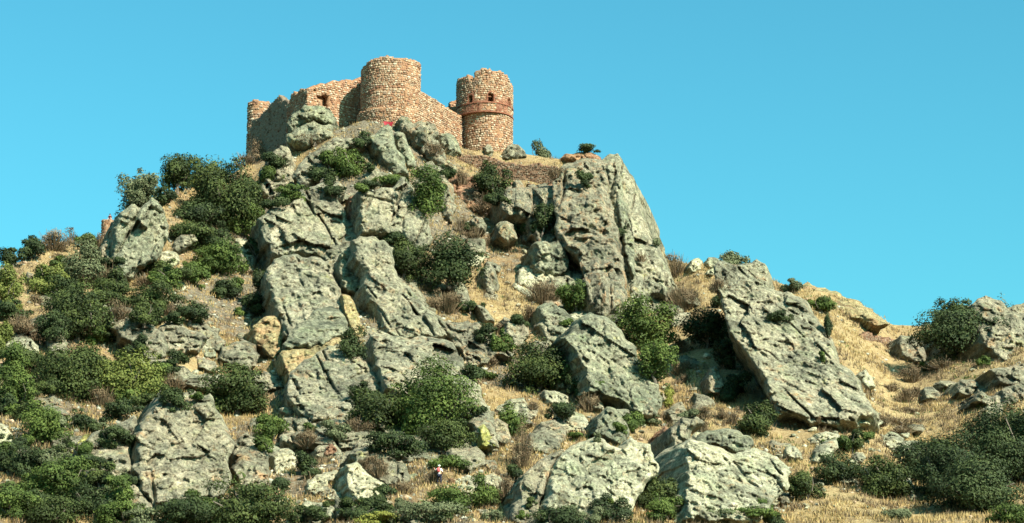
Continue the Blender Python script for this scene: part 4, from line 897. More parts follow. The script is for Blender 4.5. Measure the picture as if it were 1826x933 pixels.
# ================================================================ TREES, BUSHES AND SHRUBS
LEAFQ = np.array([(-.55, -.36, 0), (.75, -.05, .08), (-.35, .48, -.05)])
def leaves(cen, rx, ry, rz, lobes, per, lsize, r, dens_in=.12, flat=0.0, ragged=.25):
    """leaf faces in clumps: returns verts, faces, tint"""
    P_, Nn, T = [], [], []
    for k in range(lobes):
        for _ in range(20):
            d = r.normal(size=3); d /= np.linalg.norm(d)
            if d[2] > -.88: break
        rr = r.uniform(.42, .78) if k > lobes * .2 else r.uniform(0, .4)
        s = r.uniform(.20, .42) * (1.25 if lobes < 10 else 1.0)
        if k % 5 == 4: rr = r.uniform(.8, 1.02); s = r.uniform(.13, .22)          # outlying tufts break the outline
        c = d * min(rr * (1 + .30 * float(vnoise((d * 1.3 + cen[0] * 3.1)[None])[0])), 1.0 if k % 5 != 4 else .95)
        lt = r.uniform(-.22, .22)
        n = int(per * (s / .32) ** 2 * r.uniform(.75, 1.2))
        q = r.normal(size=(n, 3)); q /= np.linalg.norm(q, axis=1)[:, None]
        q[:, 2] = np.where((q[:, 2] < -.5) & (r.random(n) < .5), -q[:, 2] * .6, q[:, 2])
        rad_ = s * (1 - ragged * r.random(n) ** 2 + .12 * r.normal(size=n)); m = r.random(n) < dens_in; rad_[m] *= r.random(m.sum()) ** .5
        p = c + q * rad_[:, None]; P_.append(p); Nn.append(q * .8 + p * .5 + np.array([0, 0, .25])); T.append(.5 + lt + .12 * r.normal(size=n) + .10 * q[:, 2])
    p = np.concatenate(P_); nn = np.concatenate(Nn); t = np.concatenate(T)
    nn += r.normal(size=nn.shape) * .42; nn /= np.linalg.norm(nn, axis=1)[:, None]
    u = np.cross(nn, r.normal(size=nn.shape)); u /= np.linalg.norm(u, axis=1)[:, None] + 1e-9; w = np.cross(nn, u)
    W_ = np.array(cen) + p * np.array([rx, ry, rz]); s = lsize * r.uniform(.6, 1.35, len(p))
    V = W_[:, None, :] + s[:, None, None] * (LEAFQ[None, :, 0, None] * u[:, None] + LEAFQ[None, :, 1, None] * w[:, None] + LEAFQ[None, :, 2, None] * nn[:, None])
    n = len(p); return V.reshape(-1, 3), np.arange(n * 3).reshape(n, 3), np.repeat(np.clip(t, 0, 1), 3)
def limb(V, F_, a, b, ra, rb, r, sides=5, seg=4, bend=.12):
    a = np.array(a, float); b = np.array(b, float); d = b - a; L = np.linalg.norm(d); d = d / (L + 1e-9)
    u = np.cross(d, (0.3, 1, 0.2)); u /= np.linalg.norm(u); w = np.cross(d, u); off = r.normal(size=2) * bend * L; base = len(V)
    for k in range(seg + 1):
        t = k / seg; c = a + d * L * t + (u * off[0] + w * off[1]) * math.sin(t * math.pi); rr = ra + (rb - ra) * t
        for s in range(sides):
            an = s / sides * 6.2832; V.append(c + rr * (math.cos(an) * u + math.sin(an) * w))
    for k in range(seg):
        for s in range(sides):
            F_.append((base + k * sides + s, base + k * sides + (s + 1) % sides, base + (k + 1) * sides + (s + 1) % sides, base + (k + 1) * sides + s))
plant_id = 0
def plant(label, cx, cy, hw, hh, kind, cat='bush', name=None, sparse=1.0, rocks=True, dy=0.0, group=None, open_=False):
    global plant_id
    plant_id += 1; r = np.random.default_rng(5000 + plant_id)
    foot, _ = surf(cx, cy + hh * .82, rocks)
    y = foot[1] + dy; mp = mpp(y); rx, rz = hw * mp * 1.16, hh * mp * 1.22; ry = (rx + rz) * .5
    c = P(cx, cy, y + ry * .15 - .3)
    name = name or {'bush': 'bush', 'tree': 'oak_tree', 'shrub': 'shrub'}[cat]
    bz = float(Hq(foot[0], y)); bz = min(bz, c[2] - rz * .7) if not rocks else min(max(bz, c[2] - rz * 1.9), c[2] - rz * .6)
    if foot[2] < bz or foot[2] > bz: bz = min(float(foot[2]), c[2] - rz * .55)
    gap = c[2] - rz - bz
    if gap > -.2: rz += (gap + .4) / 2; c[2] -= (gap + .4) / 2
    base = (foot[0], y, bz)
    root = empty(name, base); tag(root, label, cat, group); mark(cx, cy, label)
    area = hw * hh; ls = .0165 * 1.0 * y / 1.0 * 0.055 * (1.0 if kind != 'dry' else .8)
    ls = 3.15 * mp * (1.15 if area > 1800 else 1.0) * (.85 if area < 400 else 1.0)
    lobes = int(np.clip(area / 42, 6, 64)); total = area * 3.14 * 1.95 * sparse * (1.0 if area < 2500 else .8)
    per = total / lobes / 1.0
    if kind == 'dry':
        V, F_ = [], []          # a twiggy dead bush: many thin branching twigs
        nb = int(np.clip(area * .40 * sparse, 70, 460))
        V3 = []; T = []
        d = r.normal(size=(nb, 3)); d[:, 2] = np.abs(d[:, 2]) * .9 + .1; d /= np.linalg.norm(d, axis=1)[:, None]
        e_ = np.array([c[0], c[1], c[2] - rz * .55]) + d * np.array([rx, ry, rz * 1.55]) * r.uniform(.55, 1.05, nb)[:, None]
        s = np.array([c[0], c[1], c[2] - rz * .9]) + d * np.array([rx, ry, rz]) * r.uniform(.05, .5, nb)[:, None]
        k = r.normal(size=(nb, 3)); k /= np.linalg.norm(k, axis=1)[:, None]; wv = np.cross(e_ - s, k); wv /= np.linalg.norm(wv, axis=1)[:, None]; wd = .45 * mp
        TV = np.stack([s - wv * wd * 1.2, s + wv * wd * 1.2, e_ + wv * wd * .5, e_ - wv * wd * .5], 1).reshape(-1, 3)
        tt_ = np.repeat(r.uniform(.2, .8, nb), 4)
        lv, lf, lt_ = leaves(c, rx, ry, rz, max(5, lobes // 2), per * .8, ls * .62, r, .3, ragged=.55)
        link_mesh('crown', np.concatenate([TV, lv]), np.concatenate([np.arange(nb * 4).reshape(nb, 4)[:, [0, 1, 2]], np.arange(nb * 4).reshape(nb, 4)[:, [0, 2, 3]], lf + nb * 4]), M['dry'], parent=root, loc=base, attr={'tint': ('FLOAT', np.concatenate([tt_, lt_]))})
    else:
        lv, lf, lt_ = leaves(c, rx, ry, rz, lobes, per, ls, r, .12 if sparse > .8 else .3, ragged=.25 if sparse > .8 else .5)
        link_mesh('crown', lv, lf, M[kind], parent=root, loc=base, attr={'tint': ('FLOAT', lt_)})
    if area > 250:
        V, F_ = [], []; tr_ = max(.06, rx * .055); fork = np.array([c[0] + r.normal() * rx * .08, c[1], c[2] - rz * .45])
        limb(V, F_, (base[0], base[1], base[2] - .4), fork, tr_ * 1.5, tr_, r, 6, 4)
        for k in range(5 if area > 900 else 3):
            d = r.normal(size=3); d[2] = abs(d[2]) * .7 + .2; d /= np.linalg.norm(d); limb(V, F_, fork, c + d * np.array([rx, ry, rz]) * .7, tr_ * .7, tr_ * .2, r, 4, 3)
        link_mesh('trunk', V, F_, M['bark'], parent=root, loc=base)
    return root
# label | centre x | centre y | half width | half height | foliage | category | options
PL = '''
dark oak bush filling the hollow under the large dark oak on the left|338,418,40,28|oak
dark green bush right of the pale rounded boulder on the left slope|372,432,44,26|dark
olive bush between the large dark oak and the central massif|438,398,30,34|green
dark bush at the foot of the shadowed crag on the left|440,340,26,24|dark
dark green bush climbing the left skyline below the feathery one|292,352,24,20|dark
dark bush in the deep shadow hollow of the great leaning slab, middle one|1294,636,26,30|dark
dark oak at the very top of the left bushes, its crown against the sky|318,312,38,40|oak|tree
dark green bush wedged between the skyline oak and the bright one|350,298,26,26|dark
bright yellow-green crown among the dark oaks below the ruin's left end|372,322,38,30|bright|tree
large dark oak spreading below the bright yellow-green crown|398,358,64,62|oak|tree
dark lower half of the oak group, left of the central massif|352,385,42,28|dark
pale grey-green feathery bush on the left skyline beside the tall crag|254,344,40,36|grey||1.3|f
dark bush behind the top of the tall double-topped crag|224,362,24,20|dark||1.1|b
dry brown bush on the summit edge below the ruin's left corner|440,285,26,17|dry||.8
dry brown bush against the foot of the gable wall|475,262,32,18|dry||.9
olive green bush under the gable wall on the shaded crag|486,290,24,16|dark||.8
low grey-green scrub across the face of the crag below the shaded wall|560,248,34,10|dry||.5
rounded brown dry bush on the far left skyline, right of the dark one|96,430,34,20|dry||1.2
dark bush on the far left skyline|58,446,30,20|dark
dark low bush where the left skyline meets the frame edge|22,462,28,18|dark
olive bush on the left skyline beside the small stone turret|152,428,22,15|green
dry twiggy bush behind the olive bush on the left skyline|128,424,18,16|dry||.6|b
dry tuft of a bush at the foot of the small stone turret|176,430,12,14|dry||.6
dry reddish scrub on the bank under the left skyline|115,466,30,14|dry||.8
pale silvery olive tree left of the tall crag's dark flank|152,480,33,42|grey|tree
bright green bush below the left skyline, left of the silvery olive|88,500,34,30|bright
dark bush between the bright green bush and the silvery olive|118,525,34,26|dark
bright green tree cut by the left edge, upper one|12,520,30,42|bright|tree
dark foliage under the upper bright tree at the left edge|20,556,30,18|dark
bright green bush at the left edge, just under the upper bright tree|2,604,20,34|bright
wide dark oak on the left slope, in front of the domed outcrop|135,566,66,52|oak|tree
dark oak bush below the foot of the tall double-topped crag|196,528,46,24|oak
small dark oak bush in front of the domed outcrop|205,594,38,22|dark
dark oak bush right of the tall crag's foot|280,532,38,26|oak
dry olive-coloured scrub on the slope right of the tall crag|292,500,36,22|green||.8
dark bush on the edge of the bare soil gully|340,562,40,20|dark
dark green oak with bright top in the left gully|392,462,46,34|green|tree
olive green bush above the bare soil gully|345,490,30,24|green
dark round bush just above the bare soil gully|402,518,28,20|dark
dark bush hugging the left edge of the big slabs, upper one|462,500,16,24|dark
dark bush hugging the left edge of the big slabs, lower one|452,540,20,20|dark
small dark bush in the shade left of the upper massif slab|455,440,18,24|dark
grey-green dry scrub below the domed outcrop's left side|40,576,34,18|dry||1.0
grey-green bush at the left edge above a wide green one|30,640,34,32|green
wide dark oak on the left slope above the bright round bush|128,668,66,52|oak|tree
bright round green bush on the lower left slope|224,678,62,48|bright|tree
green bush at the left edge beside the lower dark oak|34,695,38,40|green
medium green bush left of the lichen yellow stone edge|84,760,38,40|green
dark bush low at the left edge beside a pale rock|10,728,22,22|dark
dense dark oak behind the top of the great pyramid crag|418,705,58,42|oak|tree
yellowish dark bush right of the great pyramid crag's top|486,766,36,26|green
small green shrub growing on the top of the great pyramid crag|352,710,18,10|green||.8
blue-green low shrub below the central massif|590,768,30,17|grey
dry purple-brown twiggy bush left of the blue-green low shrub|548,778,26,18|dry||1.0
round dark bush left of the big cracked boulder|544,832,26,22|dark
green spreading bush beside the crouching figure in maroon|498,862,24,16|dark
wide dark green bush at the lower left, between pale rocks|60,832,46,32|dark
dark green bush in front of the lower shaded crag|118,860,54,36|green
dark oak bush at the foot of the lower shaded crag, bottom left|170,896,52,32|dark
green bush at the bottom left corner, front row|20,900,46,34|green
dark bush in the front row at the bottom, second from the left corner|92,914,52,28|oak
dark bush at the bottom left edge under the pale rock|14,825,28,28|dark
green bush in the front row below the lower shaded crag|222,915,44,26|green
dark oak at the bottom centre left, below the great pyramid crag|432,906,84,44|oak|tree
dark bush in the front row left of the dark bottom oak|330,918,56,26|dark
grey-green bush in the cleft left of the great pyramid crag|215,880,26,26|green||.8
small shrub on the lower shaded crag|140,824,18,14|dark
small green shrub between the pyramid crag and the pale columns|424,852,14,14|green
big round dark tree with a brighter top at the centre of the slope|772,722,70,62|green|tree
black-green shaded lower skirt of the big round tree|790,780,50,30|oak
loose dark oak left of the big round tree|672,735,54,44|oak|tree
dark bush under the loose dark oak, above the cracked boulder|700,794,48,26|dark
dark bush under the big round tree, above the climber|800,824,34,18|green
thin dark bush in the overhang corner of the central massif|628,612,26,32|dark||.7
small dark bush at the foot of the loose dark oak|640,700,26,18|dark||.8
green upright bush right of the lichen yellow slab|916,758,26,32|green
dark oak with a bare grey trunk in the gully right of the massif|806,472,54,48|dark|tree
grey-green oak left of the bare-trunked one, against the slabs|722,462,36,42|oak|tree
dark narrow bush under the grey-green oak|700,425,30,16|dark
dry grey scrub below the bare-trunked oak|795,540,32,22|dry||1.0
dark low bush beside the small square boulder in the gully|838,546,24,18|dark
tall dark green bush right of the upper right slab|756,346,32,46|green|tree
low green bush behind the horned top of the upper right slab|702,320,32,12|green
olive bush on the summit slope, below the pointed rock|622,294,32,28|green
low dark scrub on top of the upper left slab|652,330,32,10|dark||.8
feathery low bush at the left top of the upper left slab|518,346,34,18|green||.8
shaded low bush below the crag at the summit's left side|490,362,24,14|dark
large dark oak between the massif and the overhanging crag|962,660,56,46|oak|tree
green bush at the upper left of the oak beside the overhanging crag|895,622,24,28|green
dry grey bush on the rock teeth edge|842,664,28,16|dark||.8
dark green oak behind the overhanging crag, upper right|1150,590,54,48|green|tree
lower lobe of dark oak right of the overhanging crag|1168,648,36,42|green|tree
green bush below the two blunt blocks at the cliff's foot|1028,532,34,30|green
dry yellowish bush left of the bush at the cliff's foot|968,520,42,24|dry||1.0
grey dry scrub at the edge of the golden gully|944,560,24,18|dry||.8
dark olive bush growing on the rubble bank under the ruined low wall|882,328,36,36|oak|tree
dry grey bush beneath the dark olive bush of the rubble bank|866,362,30,18|dry||.8
dark bush in the black cleft left of the tall cliff|966,394,26,34|dark
dark scrub left of the bush in the cleft|930,412,20,18|dark||.8
small green bush high on the tall cliff|1041,322,17,13|dark
small dark bush on the right half of the tall cliff|1107,418,14,16|dark
small grey bush low on the pale flank of the cliff|1144,457,13,10|dry||1.0
tiny bush on the right edge of the cliff against the sky|1172,432,7,12|grey||.7
leafless thin bush in the crack below the rubble bank|822,400,14,22|dry||.4
pale feathery shrub on the skyline right of the banded tower|960,263,22,15|grey||.9
flat dark bush on top of the cliff shoulder|1050,266,24,8|dark||.7
tiny dark bush sprouting from the base of the big round tower|681,190,6,5|dark
dark bush in the hollow below the oak beside the overhanging crag|1002,735,28,22|dark
brownish bush left of the overhanging crag's foot|1052,718,26,18|dry||1.0
small green bush in front of the overhanging crag|1066,696,22,16|green
round olive cushion shrub on top of the big white slab's bank|1032,776,20,9|green
low blue-green cushion shrub right of the block on the white slab|1158,752,24,9|grey
small blue-green cushion beside the dark rounded boulder|1122,754,12,12|grey
blue-green cushion shrub on the ledge above the right white slab|1232,738,22,10|grey
yellow-green bush right of the overhanging crag's foot|1192,712,14,18|yellow||.8
dark scrub at the crag's dark lower left flank|1026,690,18,24|dark||.8
dark round bush in the grass left of the great leaning slab's foot|1348,748,38,32|oak
thin dry bush beside the round dark one at the leaning slab's foot|1306,742,16,16|dry||.7
dark bush in the shadow of the great leaning slab, upper one|1262,592,40,38|dark
dark bush in the shadow of the great leaning slab, lower one|1312,688,26,22|dark
dry brown bush above the shadow of the leaning slab|1220,532,36,28|dry||1.1
thin round leafless bush on the skyline beside the cliff|1205,474,25,24|dry||.7
pale feathery bush on the skyline behind the leaning slab's top|1306,455,26,18|grey||.9
dark flat bush growing on the diagonal ledge of the leaning slab|1386,566,24,9|dark
feathery green bush on the skyline right of the leaning slab's top|1414,512,20,14|grey||.9
olive bush on the right shoulder of the leaning slab|1464,545,26,16|green
narrow dark bush down the right edge of the leaning slab|1476,580,9,24|dark||.8
small dark tuft in a crack low on the leaning slab|1466,636,8,12|green||.8
round dry tuft in a hole at the foot of the leaning slab|1460,744,7,7|dry||1.0
big dark tree on the right saddle beside the pale outcrop|1714,602,78,44|dark|tree||f
upper crown of the big dark tree on the right saddle|1692,562,36,32|oak|tree||f
pale feathery shrub on the skyline of the pale outcrop|1791,526,22,18|grey||.9
small round dark bush on the lower right slope|1520,790,24,22|oak
flat dark bush under the small round one on the lower right|1496,838,44,28|dark
green bush at the corner of the broad white slab|1432,870,36,28|oak
wide dark oak bush on the lower right|1576,852,50,38|oak|tree
oak with grey-green top between the wide oak and the corner trees|1640,832,50,44|dark|tree
tall dark tree at the right edge, nearest one|1790,802,76,76|dark|tree
black-green tree mass in the lower right corner|1742,872,84,52|dark|tree
left-hand lobe of the corner trees at the bottom right|1690,842,60,56|dark|tree
lighter green bush in the bottom right corner, in front of the trees|1806,918,46,26|green
dark tree filling the right edge above the corner bush|1826,800,50,70|dark|tree
blue-green bush by the low stones at the bottom right|1600,920,26,14|grey
green weeds along the bottom edge, right of the white slab|1340,914,54,11|green||.8
grey-green weeds in front of the broad white slab|1282,922,40,14|grey||.8
dark oak in front of the white slabs at the bottom|1166,882,46,38|oak|tree
brighter green bush in front of the dark oak at the bottom|1186,908,36,26|green
dark green bush at the bottom, left of the dark oak before the slabs|1082,914,40,26|dark
dark green bush at the bottom in front of the darker rock column|992,924,44,22|dark
wide grey-green bush at the bottom below the cave|806,892,58,26|green
bright feathery green bush at the bottom right of the cave|868,876,30,26|green||.9
small green bush in front of the big cracked boulder|678,882,26,20|dark
wide dark bush in the bottom row left of centre|646,914,50,20|dark
yellow-green bush in the bottom row left of centre|668,925,42,14|yellow
grey-green bush in the bottom row below the cave|770,918,54,22|grey
small dark bush at the bottom beside the broken pale ledge|556,914,26,18|dark
dry brown twiggy bush left of the darker rock column|930,800,20,40|dry||.7
dry brown scrub at the foot of the darker rock column|900,866,22,26|dry||.8
dry brown bush under the tall crag's right side|262,498,34,14|dry||.8
dry brown scrub at the foot of the wide dark oak on the left|70,600,26,14|dry||.9
round brown tuft bush in the golden grass, right of the leaning slab|1590,690,22,9|dry||.9
low brown scrub line in the golden grass of the right slope|1600,750,44,9|dry||1.0
low brown scrub below the pair of flat stones|1630,732,26,9|dry||.9
low brown scrub patch beside the cracked boulder of the leaning slab|1610,764,30,9|dry||.9
brown scrub at the foot of the big dark tree, left side|1680,650,40,9|dry||.9
'''
for ln in PL.strip().split('\n'):
    f = ln.split('|'); cx, cy, hw, hh = [float(v) for v in f[1].split(',')]
    cat = f[3] if len(f) > 3 and f[3] else ('shrub' if hw * hh < 420 else 'bush')
    sp = float(f[4]) if len(f) > 4 and f[4] else 1.0
    plant(f[0], cx, cy, hw, hh, f[2], cat, sparse=sp, rocks=not (len(f) > 5 and f[5] in 'bf'), dy=-3.0 if len(f) > 5 and f[5] == 'f' else 0.0)

# smaller bushes and scrub filling the gaps between them
FZ = [((0, 540, 330, 720), 36, ('dark', 'oak', 'green', 'dry')), ((0, 720, 240, 930), 28, ('dark', 'green', 'oak', 'grey')), ((60, 450, 460, 560), 30, ('dark', 'green', 'dry', 'oak')), ((240, 890, 960, 933), 30, ('dark', 'green', 'oak', 'grey')),
      ((460, 740, 960, 890), 16, ('dark', 'dry', 'green', 'dry')), ((840, 540, 1060, 780), 14, ('dark', 'dry', 'green')), ((1060, 700, 1300, 780), 7, ('dry', 'green', 'grey')), ((1000, 895, 1400, 930), 9, ('green', 'dark', 'grey')),
      ((1190, 480, 1320, 740), 9, ('dry', 'dark', 'dry')), ((1560, 640, 1826, 780), 10, ('dry', 'dry', 'green')), ((1400, 770, 1700, 900), 10, ('dry', 'dark', 'green')), ((470, 240, 800, 340), 10, ('dry', 'dark', 'green')), ((820, 290, 1010, 450), 7, ('dry', 'dark'))]
FR = np.random.default_rng(321); FUSED = set(); KN = {'dark': 'dark green', 'oak': 'dark olive', 'green': 'mid green', 'dry': 'dry brown', 'grey': 'grey-green'}
for (x0, y0, x1, y1), n, kinds in FZ:
    for k in range(n):
        cx, cy = FR.uniform(x0, x1), FR.uniform(y0, y1)
        if 840 < cx < 910 and 740 < cy < 860: continue
        kd = kinds[int(FR.integers(len(kinds)))]
        if cy < np.interp(cx, SKY_U, SKY_V) + 10: continue
        hw = FR.uniform(8, 22) * (1.6 if cx < 460 else 1.15); hh = hw * FR.uniform(.55, .9)
        for q in sorted(MARKS, key=lambda q: (q[0] - cx) ** 2 + ((q[1] - cy) * 1.2) ** 2)[:9]:
            dx, dy_ = cx - q[0], cy - q[1]; sd2_ = ('right of' if dx > 0 else 'left of') if abs(dx) > abs(dy_) else ('below' if dy_ > 0 else 'above')
            lab = f"{'little' if hw < 14 else 'low'} {KN[kd]} shrub {sd2_} the {q[2]}"
            if lab not in FUSED: break
        FUSED.add(lab); nm = len(MARKS)
        plant(lab, cx, cy, hw, hh, kd, 'shrub', sparse=1.0 if kd != 'dry' else .8); del MARKS[nm:]
# ================================================================ LOOSE STONES
def chunk(k, sub):
    bm = bmesh.new(); bmesh.ops.create_icosphere(bm, subdivisions=sub, radius=1.0); r = np.random.default_rng(700 + k)
    v = np.array([w.co for w in bm.verts]); bm.verts.ensure_lookup_table(); bm.verts.index_update(); f = np.array([[w.index for w in q.verts] for q in bm.faces]); bm.free()
    for _ in range(14):                       # chop with planes: flat broken faces
        n = r.normal(size=3); n /= np.linalg.norm(n); d = r.uniform(.55, .85); e_ = np.clip(v @ n - d, 0, None); v = v - e_[:, None] * n
    v = v * (1 + .10 * fbm(v * 1.6 + k * 9, 3, k)[:, None]) * r.uniform([.85, .8, .55], [1.25, 1.1, .85])
    return v, f
CH2 = [chunk(k, 3) for k in range(8)]; CH0 = [chunk(50 + k, 1) for k in range(10)]
BM_ = {}
for mk in ('rock', 'rock_pale', 'rock_rust'):
    for k, (v, f) in enumerate(CH2):
        me = bpy.data.meshes.new('boulder'); me.from_pydata(v.tolist(), [], f.tolist()); me.materials.append(M[mk]); me.update(); BM_[(mk, k)] = me
ZN = [  # region of the photograph, how many, size range in px, label
 ((120, 560, 470, 720), 34, (5, 12), 'loose grey stone among the bushes and ledges of the left slope'),
 ((360, 440, 480, 660), 14, (3, 7), 'small stone lying on the bare soil of the left gully'),
 ((0, 700, 420, 880), 26, (4, 10), 'loose stone between the green bushes of the lower left'),
 ((430, 740, 980, 930), 62, (4, 13), 'loose stone in the rubble below the central massif'),
 ((930, 690, 1260, 800), 30, (4, 10), 'loose stone on the bank between the crag and the white slabs'),
 ((820, 380, 1000, 620), 26, (3, 8), 'small stone in the golden grass gully below the ruined low wall'),
 ((1200, 600, 1330, 760), 8, (3, 7), 'small stone in the grass hollow beside the shadow of the leaning slab'),
 ((1340, 750, 1640, 880), 30, (4, 10), 'pale loose stone on the lower right slope between slab and oaks'),
 ((1500, 590, 1830, 760), 14, (3, 8), 'small stone in the golden grass of the upper right slope'),
 ((640, 200, 1000, 300), 22, (3, 7), 'small stone in the summit grass at the foot of the towers'),
 ((1380, 895, 1680, 925), 20, (3, 6), 'pale stone of the low stony line along the bottom right'),
]
USED = set()
for (x0, y0, x1, y1), n, (s0, s1), lb in ZN:
    r = np.random.default_rng(int(x0 + y0))
    for k in range(n):
        px, py = r.uniform(x0, x1), r.uniform(y0, y1)
        if py < np.interp(px, SKY_U, SKY_V) + 6: continue
        if lb.startswith('pale stone of the low'): py = 905 + r.uniform(-4, 4)
        p, nrm = surf(px, py)
        if nrm is not None: p = ground_point(px, py)       # keep loose stones off the rock faces
        s = r.uniform(s0, s1) * (1 if r.random() > .12 else 1.6) * mpp(p[1])
        mk = r.choice(['rock', 'rock_pale', 'rock_rust'], p=[.42, .50, .08])
        o = bpy.data.objects.new('loose_stone', BM_[(mk, int(r.integers(8)))]); COL.objects.link(o)
        o.location = (p[0], p[1] - s * .2, p[2] + s * .18); o.scale = (s, s * r.uniform(.8, 1.1), s * r.uniform(.7, 1.0)); o.rotation_euler = (r.uniform(-.4, .4), r.uniform(-.4, .4), r.uniform(0, 6.28))
        kind_ = {'rock': 'grey', 'rock_pale': 'pale', 'rock_rust': 'rusty'}[str(mk)]; sz = 'large' if s > .8 else ('small' if s < .45 else 'middling')
        near = sorted(MARKS, key=lambda q: (q[0] - px) ** 2 + ((q[1] - py) * 1.3) ** 2)[:14]; lab = None
        for mx, my, ml in near:
            dx, dy_ = px - mx, py - my
            side_ = ('right of' if dx > 0 else 'left of') if abs(dx) > abs(dy_) else ('below' if dy_ > 0 else 'above')
            c_ = f'{sz} {kind_} stone {side_} the {ml}'
            if c_ not in USED: lab = c_; break
        if lab is None: lab = f'{sz} {kind_} stone {side_} the {ml}'
        USED.add(lab); tag(o, lab, 'stone', 'loose stones lying about the hillside')
def scatter_xy(n, seed, ulo=-60, uhi=1890):
    r = np.random.default_rng(seed); u = r.uniform(ulo, uhi, n); t = r.random(n); S = np.interp(u, SD_U, SD_V); y = YB - 6 + (S + 6 - YB) * t
    x = (u - 913) / F * y * 1.04; return r, x, y, t, u
def feet(n, seed, spread):
    """places on the ground along the lower outline of the outcrops"""
    r = np.random.default_rng(seed); A = []
    for pt in FOOT:
        cyy = pt[:, 1].mean(); lo = pt[(pt[:, 1] > cyy - .15 * np.ptp(pt[:, 1]))]
        A.append(lo)
    A = np.concatenate(A); A = A[r.integers(0, len(A), n)] + np.stack([r.normal(0, spread, n), np.abs(r.normal(0, spread, n))], -1)
    y = at(A[:, 0], A[:, 1]) - r.uniform(0, 2.2, n); p = P(A[:, 0], A[:, 1], y); return p[:, 0], p[:, 1]
def pile(name, n, smin, smax, seed, label, pick):
    r, x, y, t, u = scatter_xy(n * 3, seed); k = pick(x, y, r)[:]; x, y, u = x[k][:n], y[k][:n], u[k][:n]
    fx, fy = feet(3500, seed + 1, 7); x = np.concatenate([x, fx]); y = np.concatenate([y, fy]); n = len(x); z = Hq(x, y)
    V, F_, C_ = [], [], []; tot = 0
    for i in range(n):
        v, f = CH0[int(r.integers(10))]; s = smin + (smax - smin) * r.random() ** 2.2; a_ = r.uniform(0, 6.28); ca, sa = math.cos(a_), math.sin(a_)
        w = v * s; V.append(np.stack([w[:, 0] * ca - w[:, 1] * sa + x[i], w[:, 0] * sa + w[:, 1] * ca + y[i], w[:, 2] + z[i] + s * .1], -1)); F_.append(f + tot); tot += len(v)
        c = (np.array([.36, .35, .27]) if r.random() < .7 else np.array([.40, .28, .18])) * r.uniform(.6, 1.45); C_.append(np.tile([*c, 1], (len(v), 1)))
    o = link_mesh(name, np.concatenate(V), np.concatenate(F_), M['stone_mass'], attr={'scol': ('FLOAT_COLOR', np.concatenate(C_))}); tag(o, label, 'scree', kind='stuff')
pile('scree', 6500, .10, .42, 31, 'countless small stones and scree strewn over the rocky parts of the hillside', lambda x, y, r: r.random(len(x)) < np.clip(rocky(x, y) * 1.9 - .3, .015, 1))

# ================================================================ DRY GRASS
def grass(n, seed, label, name, mat, h0, h1, pick, blades=6, spread=.22, lean=.45, width=.035):
    r, x, y, t, u = scatter_xy(n * 2, seed); k = pick(x, y, r); x, y = x[k][:n], y[k][:n]
    fx, fy = feet(n // 4, seed + 2, 6); x = np.concatenate([x, fx]); y = np.concatenate([y, fy]); n = len(x); z = Hq(x, y)
    m = n * blades; X = np.repeat(x, blades) + r.normal(size=m) * spread; Y = np.repeat(y, blades) + r.normal(size=m) * spread; Z = np.repeat(z, blades) - .05
    hgt = np.repeat(r.uniform(h0, h1, n), blades) * r.uniform(.6, 1.2, m); a_ = r.uniform(0, 6.283, m); la = r.uniform(0, 6.283, m); ll = hgt * r.uniform(.1, lean, m)
    w = width * r.uniform(.7, 1.5, m); tt_ = np.clip(np.repeat(r.normal(.5, .16, n), blades) + r.normal(0, .12, m), 0, 1)
    V = np.stack([np.stack([X - np.cos(a_) * w, Y - np.sin(a_) * w, Z], -1), np.stack([X + np.cos(a_) * w, Y + np.sin(a_) * w, Z], -1), np.stack([X + np.cos(la) * ll, Y + np.sin(la) * ll, Z + hgt], -1)], 1).reshape(-1, 3)
    o = link_mesh(name, V, np.arange(m * 3).reshape(m, 3), M[mat], attr={'tint': ('FLOAT', np.repeat(tt_, 3))}); tag(o, label, 'grass', kind='stuff')
def patchy(sc, s, thr): 
    return lambda x, y, r: (fbm(np.stack([x, y, 0 * x], -1) / sc, 3, s) + r.normal(size=len(x)) * .12 > thr) & (r.random(len(x)) < 1.15 - rocky(x, y) * .9)
grass(26000, 51, 'dry golden grass covering the open slopes', 'dry_grass', 'straw', .22, .55, patchy(7, 61, -.08), 7, .26, .6, .045)
grass(12000, 52, 'low brown withered scrub scattered through the dry grass', 'withered_scrub', 'dry', .3, .75, patchy(4, 71, .02), 9, .25, .8, .045)
grass(3500, 53, 'sparse green weeds between the rocks', 'green_weeds', 'green', .2, .45, patchy(5, 81, .18), 9, .22, .8, .05)

